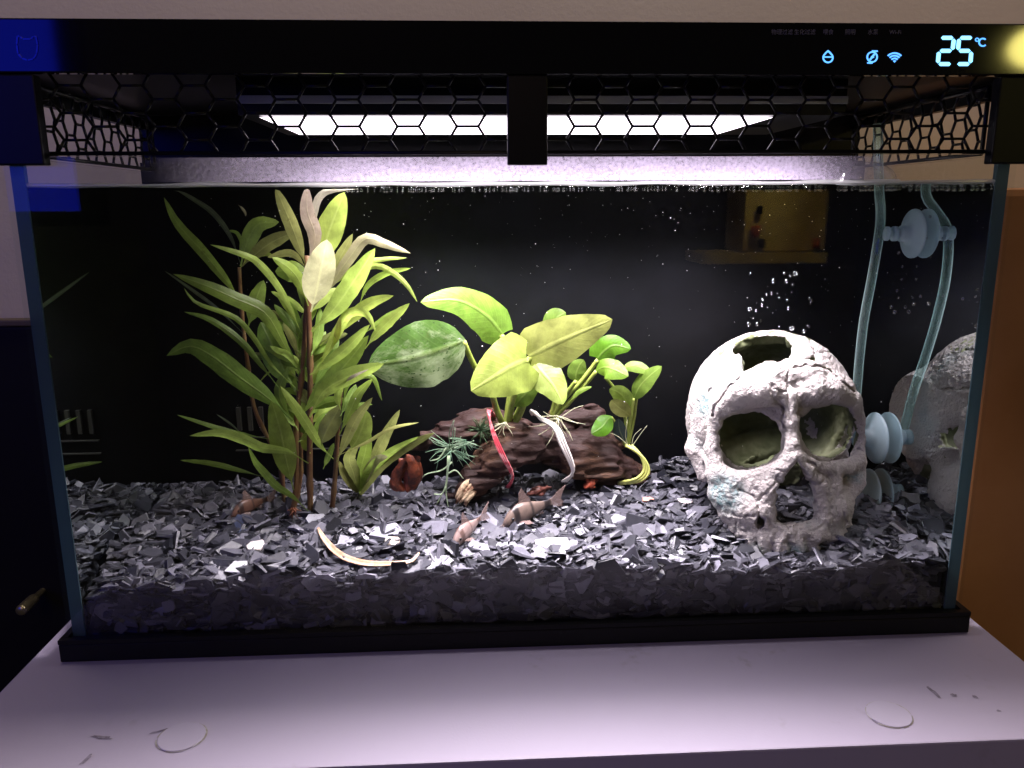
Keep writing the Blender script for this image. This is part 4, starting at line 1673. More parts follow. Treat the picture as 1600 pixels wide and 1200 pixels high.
def leaf(parent, pts, Yb, Yt, w, c, form='lance', roll=None, cup=.16, mat=None, pet=.14, bow=0.0, name='leaf', label=None):
    """leaf whose midrib runs through photo pixels pts (base to tip) at depths Yb..Yt; w = widest width in pixels"""
    n = len(pts)
    P = []
    for i, (x, y) in enumerate(pts):
        t = i / (n - 1)
        P.append(at(x, y, Yb + (Yt - Yb) * t + bow * math.sin(math.pi * t)))
    nl, nw = 19, 7
    if form == 'heart':
        pet = 0.0
    C = catmull(P, nl)
    T = np.gradient(C, axis=0)
    T /= np.linalg.norm(T, axis=1)[:, None]
    if roll is None:
        roll = random.uniform(-.5, .5)
    V, UV = [], []
    ph = random.uniform(0, 6.28)
    jag = np.array([[random.gauss(1, .03 if form == 'lance' else .010) for _ in range(nl)] for _ in range(2)])
    for i in range(nl):
        u = i / (nl - 1)
        view = C[i] - CAM
        view /= np.linalg.norm(view)
        side = np.cross(T[i], view)
        side /= np.linalg.norm(side)
        nor = np.cross(side, T[i])
        r = roll * (1 + .25 * math.sin(u * 4 + ph))
        sd = math.cos(r) * side + math.sin(r) * nor
        nr = np.cross(sd, T[i])
        W = w * (1.02 if form == 'lance' else 1.0) * px_size(C[i]) * .5 / max(.75, math.cos(r))
        if form == 'lance':
            t = (u - pet) / (1 - pet)
            pr = .07 if t <= 0 else max(.07 * (1 - t), (t ** .62) * ((1 - t) ** .70) * 1.60)
            lobe = 0
        elif form == 'oval':
            t = (u - pet) / (1 - pet)
            pr = .06 if t <= 0 else max(.06 * (1 - t), (math.sin(math.pi * min(1, t ** .85)) ** .62))
            lobe = 0
        else:
            t = u
            pr = max(.02 * (1 - t), min(1, (t + .06) / .22) ** .5 * ((1 - t) ** .5) * 1.10 * (1 - .05 * math.cos(t * 6)))
            lobe = .30 * (1 - t) ** 3
        for j in range(nw):
            v = -1 + 2 * j / (nw - 1)
            rip = .05 * math.sin(u * 17 + ph + v) * abs(v) ** 2
            p = C[i] + sd * W * pr * v * (jag[0 if v < 0 else 1][i] if abs(v) > .6 else 1) + nr * W * pr * (cup * (v * v - .3) + rip) - T[i] * lobe * W * abs(v) ** 1.6
            V.append(p)
            UV.append((u, .5 + .5 * v))
    V = clamp_in(V)
    F = [(i * nw + j, i * nw + j + 1, (i + 1) * nw + j + 1, (i + 1) * nw + j) for i in range(nl - 1) for j in range(nw - 1)]
    o = mesh_obj(name, V, F, mat or M['leaf'], parent, True, UV)
    col = COLS[c] if isinstance(c, str) else c
    q = random.uniform(.88, 1.12)
    o.color = (col[0] * q * random.uniform(.93, 1.07), col[1] * q, col[2] * q, 1)
    if label:
        o['label'] = label
    return o


def stem(parent, pts, Yb, Yt, r0, r1, mat=None, name='stem', knots=True):
    n = len(pts)
    P = [at(x, y, Yb + (Yt - Yb) * i / (n - 1)) for i, (x, y) in enumerate(pts)]
    m = 26
    C = catmull(P, m)
    s = px_size(C[0])
    rad = np.linspace(r0, r1, m) * s
    if knots:
        rad = rad * (1 + .28 * (np.arange(m) % 6 == 3))
    C = clamp_in(C)
    return tube(name, C, rad, mat or M['stem'], parent, 8)


def plant(name, px, py, label, cat='plant', group=None):
    p = on_ground(px, py)
    e = empty(name, p)
    tag(e, label, cat, group)
    return e, p[1]


GP = 'green stem plants rooted in the gravel on the left'
# -- leftmost thin stem
e1, y1 = plant('stem_plant', 445, 784, 'thin leftmost stem plant with long narrow drooping leaves', group=GP)
stem(e1, [(445, 786), (440, 740), (436, 713), (420, 687), (397, 636), (388, 575), (381, 519), (376, 460), (374, 418)], y1, .080, 3.6, 2.6)
for a_ in (
    ([(379, 480), (359, 446), (318, 395), (278, 350), (256, 308)], 25, 'g', .06), ([(376, 412), (360, 370), (335, 335), (305, 313), (270, 293)], 13, 's', .07),
    ([(376, 416), (384, 385), (402, 352), (436, 347)], 40, 'l', .078), ([(378, 416), (398, 398), (425, 378), (463, 361)], 34, 'o', .066),
    ([(384, 402), (372, 366), (354, 360)], 9, 'g', .085), ([(387, 512), (395, 486), (402, 462), (412, 438)], 38, 'g', .085),
    ([(381, 522), (345, 487), (310, 460), (257, 423)], 8, 's', .088), ([(397, 640), (372, 604), (340, 572), (311, 545), (287, 541), (260, 556)], 0, 'd', .09),
    ([(420, 686), (375, 677), (335, 667), (276, 648)], 11, 'g', .07), ([(412, 745), (375, 735), (330, 724), (281, 719)], 13, 'd', .08), ([(380, 680), (360, 662), (338, 647)], 5, 's', .09),
    ([(396, 610), (420, 582), (452, 572), (480, 574)], 5, 'l', .07), ([(376, 418), (390, 402), (410, 396), (428, 400)], 16, 'l', .085),
):
    if a_[1]:
        leaf(e1, a_[0], .08, a_[3], a_[1], a_[2])
# -- main left stem
e2, y2 = plant('stem_plant', 456, 806, 'tall middle stem plant with broad dark lower leaves', group=GP)
stem(e2, [(455, 806), (463, 767), (463, 710), (463, 657), (470, 600), (474, 560), (478, 500), (480, 440)], y2, .066, 4.4, 3.6)
stem(e2, [(462, 790), (470, 740), (470, 690), (472, 640)], y2 + .008, .078, 3.4, 3.0)
for a_ in (
    ([(470, 583), (445, 540), (415, 490), (370, 468), (320, 446), (270, 428)], 36, 'd', .05, 'lance'), ([(472, 522), (440, 456), (405, 412), (380, 398), (328, 382)], 18, 'l', .05, 'lance'),
    ([(462, 606), (425, 570), (393, 523), (365, 495), (307, 473), (287, 449)], 13, 'g', .06, 'lance'), ([(436, 606), (406, 568), (375, 532), (330, 500), (287, 487)], 17, 'd', .065, 'lance'),
    ([(458, 657), (424, 626), (375, 590), (330, 556), (296, 541), (260, 556)], 52, 'd', .058, 'lance'), ([(462, 610), (445, 580), (425, 540), (407, 503)], 46, 'd', .078, 'oval'),
    ([(459, 766), (447, 720), (438, 675), (424, 626)], 38, 'g', .056, 'oval'), ([(482, 724), (450, 706), (410, 700), (385, 689), (345, 677), (296, 681)], 24, 'l', .04, 'lance'),
    ([(482, 799), (457, 776), (431, 759), (412, 738), (399, 722), (388, 698)], 18, 'g', .05, 'lance'), ([(468, 580), (450, 555), (435, 548), (422, 540)], 16, 'l', .055, 'lance'),
    ([(459, 656), (445, 640), (436, 610), (452, 572)], 24, 'd', .066, 'lance'), ([(476, 540), (462, 500), (452, 470)], 22, 'g', .075, 'lance'), ([(472, 560), (455, 520), (430, 500)], 20, 'g', .072, 'lance'),
):
    leaf(e2, a_[0], .066, a_[3], a_[1], a_[2], a_[4])
# -- main right stem, overexposing light painted into its pale pink crown leaves
e3, y3 = plant('stem_plant', 485, 801, 'tallest stem plant reaching the surface, bright light painted into its pale pinkish crown leaves', group=GP)
stem(e3, [(485, 802), (484, 740), (484, 660), (485, 600), (484, 540), (482, 480), (480, 430), (480, 400)], y3, .060, 4.6, 4.0)
for a_ in (
    ([(482, 478), (468, 440), (450, 418), (425, 402)], 30, 'g', .05, 'lance'), ([(480, 446), (458, 425), (430, 424)], 34, 'g', .07, 'oval'), ([(480, 420), (455, 396), (418, 402)], 18, 'y', .06, 'lance'),
    ([(480, 420), (462, 370), (446, 330), (430, 292)], 34, 'y', .055, 'lance'), ([(482, 412), (492, 370), (480, 330), (480, 290)], 36, 'k', .048, 'lance'),
    ([(486, 420), (505, 385), (520, 345), (538, 300)], 42, 'l', .06, 'oval'), ([(484, 400), (489, 340), (506, 301), (560, 293)], 18, 'k', .052, 'lance'),
    ([(486, 487), (494, 455), (502, 415), (511, 374)], 48, 'p', .036, 'oval'), ([(490, 470), (518, 425), (536, 394), (551, 365)], 28, 'y', .056, 'lance'),
    ([(490, 480), (520, 440), (548, 400), (572, 373), (604, 382), (642, 396)], 28, 'p', .048, 'lance'), ([(487, 518), (520, 485), (552, 440), (586, 388)], 50, 'l', .04, 'lance'),
    ([(500, 460), (560, 415), (600, 405), (636, 403)], 13, 'l', .06, 'lance'), ([(520, 440), (582, 416), (612, 425), (636, 446), (652, 472)], 14, 'l', .055, 'lance'),
    ([(560, 480), (575, 446), (605, 427), (642, 419)], 15, 'g', .058, 'lance'), ([(500, 540), (550, 495), (582, 472), (615, 462)], 30, 'l', .052, 'lance'),
    ([(570, 545), (590, 520), (612, 498), (640, 474)], 26, 'l', .05, 'lance'), ([(492, 585), (527, 520), (546, 490), (572, 490), (587, 518)], 24, 'l', .042, 'lance'),
    ([(520, 545), (527, 522), (531, 496)], 15, 'y', .05, 'lance'), ([(484, 586), (505, 572), (540, 545), (578, 507)], 28, 'l', .045, 'lance'),
    ([(466, 655), (498, 614), (540, 570), (576, 524)], 44, 'g', .05, 'lance'), ([(484, 652), (505, 612), (545, 588), (600, 568)], 42, 'l', .040, 'lance'),
    ([(484, 640), (520, 606), (552, 588), (576, 577)], 9, 'k', .037, 'lance'), ([(486, 556), (498, 520), (500, 480)], 22, 'g', .07, 'lance'), ([(487, 610), (515, 560), (530, 530)], 20, 'd', .07, 'lance'),
    ([(570, 520), (600, 500), (625, 482)], 18, 'g', .062, 'lance'), ([(486, 700), (498, 660), (520, 640)], 14, 'g', .065, 'lance'),
):
    leaf(e3, a_[0], .060, a_[3], a_[1], a_[2], a_[4], roll=random.uniform(-.35, .35))
rg = random.Random(5)
for (ex, sx, y0, y1, sgn) in ((e3, 485, 470, 720, 1), (e2, 466, 500, 700, -1)):
    for k in range(30 if sgn > 0 else 20):
        yy = rg.uniform(y0, y1)
        ln = rg.uniform(45, 85) * (1.0 if yy < 620 else .75)
        an = rg.uniform(.25, 1.15)
        sg_ = sgn if rg.random() < .75 else -sgn
        x1, y1_ = sx + sg_ * ln * math.sin(an), yy - ln * math.cos(an) + rg.uniform(0, 20)
        leaf(ex, [(sx, yy), ((sx * .55 + x1 * .45), yy * .55 + y1_ * .45 - 5), (x1, y1_)], .066, rg.uniform(.062, .084), rg.uniform(16, 28), rg.choice('ggldo'), 'lance', roll=rg.uniform(-.6, .6))
# -- young stem to the right
e4, y4 = plant('stem_plant', 519, 795, 'short young stem plant with olive shoots right of the tall stems', group=GP)
stem(e4, [(519, 796), (524, 740), (527, 690), (530, 640), (536, 600), (560, 560)], y4, .056, 4.0, 2.4)
for a_ in (
    ([(521, 717), (500, 695), (470, 648), (438, 603)], 24, 'g', .056, 'lance'), ([(530, 680), (548, 640), (560, 615), (582, 592)], 24, 'g', .055, 'lance'),
    ([(500, 700), (508, 678), (520, 655), (532, 634)], 30, 'o', .06, 'oval'), ([(532, 640), (528, 618), (536, 598)], 18, 'l', .05, 'lance'),
    ([(526, 722), (540, 690), (556, 655), (582, 621)], 26, 'o', .046, 'lance'), ([(545, 706), (556, 690), (566, 665), (573, 642)], 36, 'l', .058, 'oval'),
    ([(528, 712), (575, 690), (612, 669), (655, 660)], 9, 'y', .044, 'lance'), ([(505, 733), (512, 715), (522, 692)], 15, 'g', .06, 'lance'),
    ([(535, 640), (545, 600), (580, 588), (597, 626)], 13, 'g', .058, 'lance'), ([(532, 650), (545, 625), (556, 600)], 22, 'd', .066, 'lance'), ([(534, 660), (550, 640), (566, 632), (582, 632)], 12, 'g', .06, 'lance'),
):
    leaf(e4, a_[0], .056, a_[3], a_[1], a_[2], a_[4])
# -- low rosette
e5, y5 = plant('rosette_plant', 562, 774, 'low rosette of olive green leaves beside the driftwood tip', group=GP)
for a_ in (
    ([(562, 776), (588, 733), (622, 705), (680, 676)], 30, 'o', .050), ([(562, 772), (575, 740), (604, 712), (654, 682)], 24, 'l', .056), ([(560, 765), (585, 715), (605, 675), (625, 640)], 28, 'y', .066),
    ([(560, 770), (553, 740), (546, 715), (562, 690)], 30, 'o', .06), ([(562, 765), (575, 735), (590, 718), (606, 714)], 24, 'p', .058), ([(560, 770), (565, 730), (572, 700), (575, 660)], 30, 'g', .07),
    ([(560, 772), (540, 745), (530, 720)], 18, 'o', .066),
):
    leaf(e5, a_[0], y5, a_[3], a_[1], a_[2], 'lance', pet=.03)

# ------------------------------------------------------------------ broad-leaved plants tied to the driftwood
YA = .088
ea = empty('broadleaf_plant', at(790, 662, YA))
tag(ea, 'broad-leaved plant with five large heart-shaped leaves tied on driftwood by a red band', 'plant', 'broad-leaved plants growing on the driftwood')


def stalk(parent, pts, Yb, Yt, r):
    return stem(parent, pts, Yb, Yt, r, r * .8, M['stem_green'], 'stalk', False)


stalk(ea, [(788, 668), (776, 640), (765, 606), (742, 573), (724, 533)], YA, .062, 5)
stalk(ea, [(790, 668), (795, 630), (800, 590), (792, 545), (784, 524)], YA, .08, 5)
stalk(ea, [(793, 670), (800, 630), (812, 590), (822, 562)], YA, .066, 5.5)
stalk(ea, [(796, 672), (815, 630), (826, 590), (827, 558)], YA, .074, 5)
stalk(ea, [(796, 674), (812, 648), (830, 600), (838, 572)], YA, .072, 5)
leaf(ea, [(785, 522), (758, 492), (715, 470), (657, 472)], .082, .060, 64, (.22, .38, .05), 'heart', roll=-.25, cup=.12)
leaf(ea, [(727, 531), (690, 545), (640, 560), (574, 572)], .062, .044, 104, (.07, .15, .022), 'oval', roll=.12, cup=.14, pet=0.0, mat=M['leaf_old'], label='old dark leaf with algae spots')
leaf(ea, [(823, 562), (800, 572), (770, 590), (736, 611)], .066, .050, 100, (.31, .37, .07), 'heart', roll=.1, cup=.10)
leaf(ea, [(827, 557), (860, 540), (905, 520), (957, 499)], .074, .056, 86, (.38, .42, .11), 'heart', roll=-.1, cup=.10)
leaf(ea, [(838, 570), (850, 585), (866, 605), (880, 632)], .072, .058, 60, (.27, .33, .065), 'heart', roll=.1, cup=.12)
leaf(ea, [(800, 640), (812, 625), (826, 612), (842, 604)], .08, .076, 32, 'd', 'oval', roll=.2)
YN = .094
en = empty('broadleaf_plant', at(862, 648, YN))
tag(en, 'smaller broad-leaved plant with round leaves tied on driftwood by a white band', 'plant', 'broad-leaved plants growing on the driftwood')
for pts in ([(862, 652), (880, 625), (908, 596), (934, 562)], [(864, 654), (890, 628), (915, 600), (932, 580)], [(862, 650), (870, 610), (868, 560), (868, 520)], [(862, 650), (885, 615), (900, 596)]):
    stalk(en, pts, YN, .084, 4)
leaf(en, [(868, 524), (868, 508), (870, 497), (884, 488)], .098, .096, 40, 'd', 'oval', roll=.1, pet=.02)
leaf(en, [(934, 560), (945, 548), (960, 540), (986, 545)], .084, .078, 46, (.10, .24, .015), 'heart', roll=.1)
leaf(en, [(931, 579), (945, 574), (960, 578), (982, 588)], .084, .072, 34, (.17, .32, .03), 'oval', roll=.2, pet=.02)
leaf(en, [(900, 596), (900, 585), (905, 572), (912, 562)], .09, .088, 30, 'd', 'oval', roll=0, pet=.02)
leaf(en, [(880, 625), (870, 600), (862, 582)], .085, .088, 26, 'd', 'oval', roll=0)
leaf(en, [(890, 628), (905, 612), (925, 604)], .085, .08, 12, 'g', 'lance')
er = empty('broadleaf_plant', at(979, 694, .094))
tag(er, 'upright small plant with folded dark leaves at the right end of driftwood', 'plant', 'broad-leaved plants growing on the driftwood')
for pts in ([(978, 696), (984, 660), (990, 622)], [(981, 696), (990, 655), (995, 620), (1004, 600)], [(976, 695), (978, 660), (972, 635)], [(975, 690), (965, 668), (955, 652)], [(978, 640), (962, 610), (946, 590)]):
    stalk(er, pts, .094, .088, 3.2)
leaf(er, [(990, 624), (1000, 604), (1015, 588), (1034, 572)], .088, .080, 28, 'd', 'oval', roll=.4, pet=.02)
leaf(er, [(973, 576), (990, 572), (1008, 578), (1016, 588)], .09, .084, 18, 'g', 'oval', roll=.3, pet=.02)
leaf(er, [(984, 642), (975, 622), (964, 612), (952, 608)], .09, .082, 28, 'g', 'oval', roll=.2, pet=.02)
leaf(er, [(985, 650), (972, 640), (962, 632), (955, 625)], .088, .08, 26, 'o', 'oval', roll=.2, pet=.02)
leaf(er, [(955, 650), (948, 658), (940, 668), (924, 678)], .088, .08, 30, (.10, .26, .012), 'oval', roll=0, pet=.02)
leaf(er, [(976, 690), (968, 672), (966, 654)], .088, .086, 22, (.03, .05, .05), 'oval', roll=0, pet=.02)
# thin pale roots
M['root'] = principled('pale roots', (.46, .46, .30), .5, .3)


def root_tuft(parent, ox, oy, Y, n, spread, length, down, r=.9, seed=1, mat=None, name='roots'):
    rg = random.Random(seed)
    parts = []
    for k in range(n):
        a = rg.uniform(-spread, spread)
        l_ = length * rg.uniform(.5, 1.1)
        x1, y1 = ox + l_ * math.sin(a), oy + (l_ * math.cos(a) * (1 if down else -1))
        mx_, my_ = (ox + x1) / 2 + rg.uniform(-.15, .15) * l_, (oy + y1) / 2 + rg.uniform(-.12, .12) * l_
        dY = rg.uniform(-.008, .004)
        C = catmull([at(ox + rg.uniform(-3, 3), oy + rg.uniform(-3, 3), Y), at(mx_, my_, Y + dY * .6), at(x1, y1, Y + dY)], 7)
        C = clamp_in(C)
        s = px_size(C[0])
        parts.append(tube_geo(C, np.linspace(r, r * .45, 7) * s, 5))
    V, F = join_geo(parts)
    return mesh_obj(name, V, F, mat or M['root'], parent, True)


root_tuft(en, 872, 652, .082, 16, 2.2, 46, True, 1.0, 4)
root_tuft(ea, 788, 662, .080, 10, 1.6, 26, True, 1.0, 8)
root_tuft(er, 984, 700, .088, 4, 1.2, 60, False, .7, 9)

# moss tuft and hanging roots at the left
M['moss'] = principled('blue green moss', (.13, .24, .15), .5, .3, noise=((.26, .36, .24), 160, .45, .6))
ms = empty('moss_tuft', at(712, 700, .078))
tag(ms, 'wispy blue-green moss tuft hanging off the left limb of the driftwood', 'moss')
root_tuft(ms, 705, 702, .076, 34, 3.14, 42, True, .95, 12, M['moss'], 'fronds')
root_tuft(ms, 725, 690, .079, 26, 1.9, 32, True, .9, 13, M['moss'], 'fronds')
root_tuft(ms, 752, 672, .080, 44, 3.14, 24, True, .9, 14, principled('dark moss', (.05, .10, .04), .6), 'fronds')
M['proot'] = principled('pale green roots', (.38, .50, .30), .5)
parts = []
for pts in ([(700, 712), (698, 745), (694, 765), (681, 790)], [(702, 712), (699, 745), (697, 770), (702, 800)], [(706, 722), (690, 735), (668, 740), (660, 746)], [(700, 740), (712, 735), (724, 748)], [(697, 760), (690, 772), (678, 772)], [(697, 700), (686, 716), (672, 720)]):
    C = catmull([at(x, y, .072) for (x, y) in pts], 10)
    parts.append(tube_geo(C, np.linspace(1.5, .8, 10) * px_size(C[0]), 6))
V, F = join_geo(parts)
mesh_obj('roots', V, F, M['proot'], ms, True)


# ------------------------------------------------------------------ bands round the wood
def band(name, pts, Y, wpx, mat, label, cat='rubber band', strands=2, lift=0):
    parts = []
    for k in range(strands):
        q = []
        for i, (x, y) in enumerate(pts):
            tw = (k - (strands - 1) / 2) * wpx / strands * 1.1
            yy = Y[i] if isinstance(Y, (list, tuple)) else Y
            q.append(at(x + tw * math.cos(i * .8), y + tw * .35 * math.sin(i * .9), yy))
        C = catmull(q, 22)
        parts.append(tube_geo(C, wpx / strands * .55 * px_size(C[0]), 6))
    V, F = join_geo(parts)
    o = mesh_obj(name, V, F, mat, None, True)
    tag(o, label, cat)
    return o


M['red'] = principled('red rubber', (.62, .07, .10), .45, .4, noise=((.75, .35, .36), 240, .5, .62))
M['white'] = principled('white rubber', (.78, .72, .66), .5, .3)
M['yband'] = principled('yellow green rubber', (.52, .55, .14), .4, .4)
band('rubber_band', [(771, 650), (764, 641), (766, 660), (775, 688), (787, 715), (798, 735), (801, 748), (793, 762)], [.090, .077, .0715, .0675, .066, .067, .069, .08], 9, M['red'], 'red rubber band wrapped round the driftwood', strands=3)
band('rubber_band', [(836, 648), (832, 642), (845, 654), (868, 668), (880, 695), (893, 725), (894, 740), (882, 752)], [.084, .080, .0765, .071, .0685, .069, .071, .08], 12, M['white'], 'white rubber band wrapped round the middle of driftwood', strands=3)
band('rubber_band', [(982, 696), (993, 704), (1004, 716), (1010, 732), (1006, 743), (993, 751), (966, 755)], [.086, .084, .083, .083, .083, .084, .09], 13, M['yband'], 'yellow-green band looping off the right end of driftwood', strands=3)


# ------------------------------------------------------------------ leaf litter
def crumple(name, px, py, w, h, Y, color, label, cat, seed):
    rg = np.random.default_rng(seed)
    p0 = at(px, py, Y)
    s = px_size(p0)
    V, F = [], []
    for k in range(4):
        nl, nw = 8, 4
        ox = (k - 1.5) * w * .24
        o0 = len(V)
        ln = h * rg.uniform(.7, 1)
        tw = rg.uniform(-.6, .6)
        for i in range(nl):
            t = i / (nl - 1)
            for j in range(nw):
                v = -1 + 2 * j / (nw - 1)
                ww = w * .22 * math.sin(math.pi * (.12 + .8 * t)) ** .8
                x = ox * (1.25 - .9 * t if k % 2 else .5 + .6 * t) + ww * v * (.6 + .5 * rg.random()) + 5 * math.sin(t * 3 + k) + tw * 12 * t
                y = ln * (t - .5)
                d = (.25 * v * v + .2 * math.sin(t * 5 + k * 2) + .12 * k) * w * .3 + rg.normal(0, .3)
                V.append(p0 + s * (x * RT - y * UP + d * FW))
        F += [(o0 + i * nw + j, o0 + i * nw + j + 1, o0 + (i + 1) * nw + j + 1, o0 + (i + 1) * nw + j) for i in range(nl - 1) for j in range(nw - 1)]
    o = mesh_obj(name, V, F, principled(label[:30], color, .5, .3, noise=(tuple(.35 * c for c in color), 180, .4, .65), bump=(300, .6, .0006)), None, True)
    tag(o, label, cat)
    md = o.modifiers.new('thick', 'SOLIDIFY')
    md.thickness = .0006
    return o


dl = empty('dead_leaf', on_ground(634, 770))
tag(dl, 'rust-red crumpled dead leaf standing left of the driftwood', 'leaf')
M['rust'] = principled('rust red dead leaf', (.20, .045, .018), .42, .45, noise=((.05, .012, .008), 260, .4, .62), bump=(380, .8, .0009))
for (pts, ww, yt) in (([(632, 768), (622, 752), (628, 735), (640, 712)], 20, .072), ([(646, 766), (652, 745), (648, 725), (634, 710)], 24, .070), ([(636, 770), (640, 745), (634, 728), (622, 716)], 22, .076), ([(622, 768), (614, 756), (618, 742)], 14, .074), ([(640, 730), (650, 718), (652, 712)], 16, .071)):
    leaf(dl, pts, .074, yt, ww, 'd', 'oval', roll=random.uniform(-.7, .7), cup=.5, mat=M['rust'], pet=0., name='lobe')
crumple('dead_leaf', 842, 768, 36, 16, .080, (.16, .05, .035), 'dark red leaf scrap under the middle of driftwood', 'leaf', 3)
crumple('dead_leaf', 922, 756, 22, 15, .085, (.30, .06, .03), 'small red leaf scrap under the right of driftwood', 'leaf', 4)
# long curved dead leaf lying on the chips
g = [on_ground(*q) for q in ((497, 834), (507, 852), (524, 872), (545, 885), (575, 892), (610, 892), (642, 888), (655, 874))]
C = catmull([q + np.array([0, 0, .0034]) for q in g], 24)
V, UV = [], []
for i in range(24):
    t = i / 23
    T = C[min(i + 1, 23)] - C[max(i - 1, 0)]
    T /= np.linalg.norm(T)
    sd = np.cross(T, [0, -.5, .85])
    sd /= np.linalg.norm(sd)
    W = .0014 * (math.sin(math.pi * min(1, .06 + t * .9)) ** .8)
    up = np.array([0, -.35, .9])
    for j in range(5):
        v = -1 + j / 2
        V.append(C[i] + sd * W * v + up * W * .55 * (v * v))
        UV.append((t, .5 + .5 * v))
F = [(i * 5 + j, i * 5 + j + 1, (i + 1) * 5 + j + 1, (i + 1) * 5 + j) for i in range(23) for j in range(4)]
M['straw'] = principled('straw coloured leaf', (.60, .43, .30), .45, .3, noise=((.38, .20, .12), 120, .4, .65))
o = mesh_obj('dead_leaf', V, F, M['straw'], None, True, UV)
md = o.modifiers.new('thick', 'SOLIDIFY')
md.thickness = .0005
tag(o, 'long curved straw-coloured dead leaf lying on the front gravel', 'leaf')
# drifting scrap of leaf
fe = leaf(None, [(372, 320), (378, 325), (383, 332), (384, 338)], .05, .05, 6, 'p', 'lance', roll=.1, name='leaf_scrap')
tag(fe, 'tiny pale leaf scrap floating left of the crown leaves', 'leaf')
# brown root crumbs at the stem foot
p = on_ground(459, 806)
ms2 = root_tuft(None, 458, 796, p[1] - .002, 16, 1.5, 16, True, 1.0, 31, principled('brown roots', (.22, .07, .03), .6), 'brown_roots')
tag(ms2, 'reddish brown root crumbs at the foot of the stems', 'roots')


# ------------------------------------------------------------------ catfish
def fish_mat(name, a, b):
    mt, nt, out = new_mat(name)
    p = N(nt, 'ShaderNodeBsdfPrincipled')
    p.inputs['Roughness'].default_value = .35
    tc = N(nt, 'ShaderNodeTexCoord')
    uv = N(nt, 'ShaderNodeUVMap')
    sp = N(nt, 'ShaderNodeSeparateXYZ')
    L(nt, uv.outputs[0], sp.inputs[0])
    cr = N(nt, 'ShaderNodeValToRGB')
    cr.color_ramp.interpolation = 'EASE'
    els = [(0., a), (.17, a), (.20, b), (.27, b), (.31, a), (.52, a), (.56, b), (.61, a), (.82, a), (.86, b), (.95, b), (1., a)]
    ramp = cr.color_ramp.elements
    ramp[0].position, ramp[0].color = els[0][0], (*els[0][1], 1)
    ramp[1].position, ramp[1].color = els[-1][0], (*els[-1][1], 1)
    for pos, c in els[1:-1]:
        e = ramp.new(pos)
        e.color = (*c, 1)
    L(nt, sp.outputs[0], cr.inputs[0])
    no = N(nt, 'ShaderNodeTexNoise', inp={'Scale': 420., 'Detail': 4.})
    L(nt, tc.outputs['Object'], no.inputs['Vector'])
    mr = N(nt, 'ShaderNodeMapRange', inp={'To Min': .6, 'To Max': 1.35})
    L(nt, no.outputs['Fac'], mr.inputs['Value'])
    v = N(nt, 'ShaderNodeVectorMath', operation='SCALE')
    L(nt, cr.outputs[0], v.inputs[0])
    L(nt, mr.outputs[0], v.inputs['Scale'])
    L(nt, v.outputs[0], p.inputs['Base Color'])
    L(nt, p.outputs[0], out.inputs[0])
    return mt


M['fin'] = None


def fin_mat():
    mt, nt, out = new_mat('fish fin')
    p = N(nt, 'ShaderNodeBsdfPrincipled')
    p.inputs['Base Color'].default_value = (.25, .17, .15, 1)
    t = N(nt, 'ShaderNodeBsdfTransparent')
    mx = N(nt, 'ShaderNodeMixShader', inp={0: .45})
    L(nt, p.outputs[0], mx.inputs[1])
    L(nt, t.outputs[0], mx.inputs[2])
    L(nt, mx.outputs[0], out.inputs[0])
    return mt


M['fin'] = fin_mat()
M['eye'] = principled('fish eye', (.005, .005, .006), .1, .6)


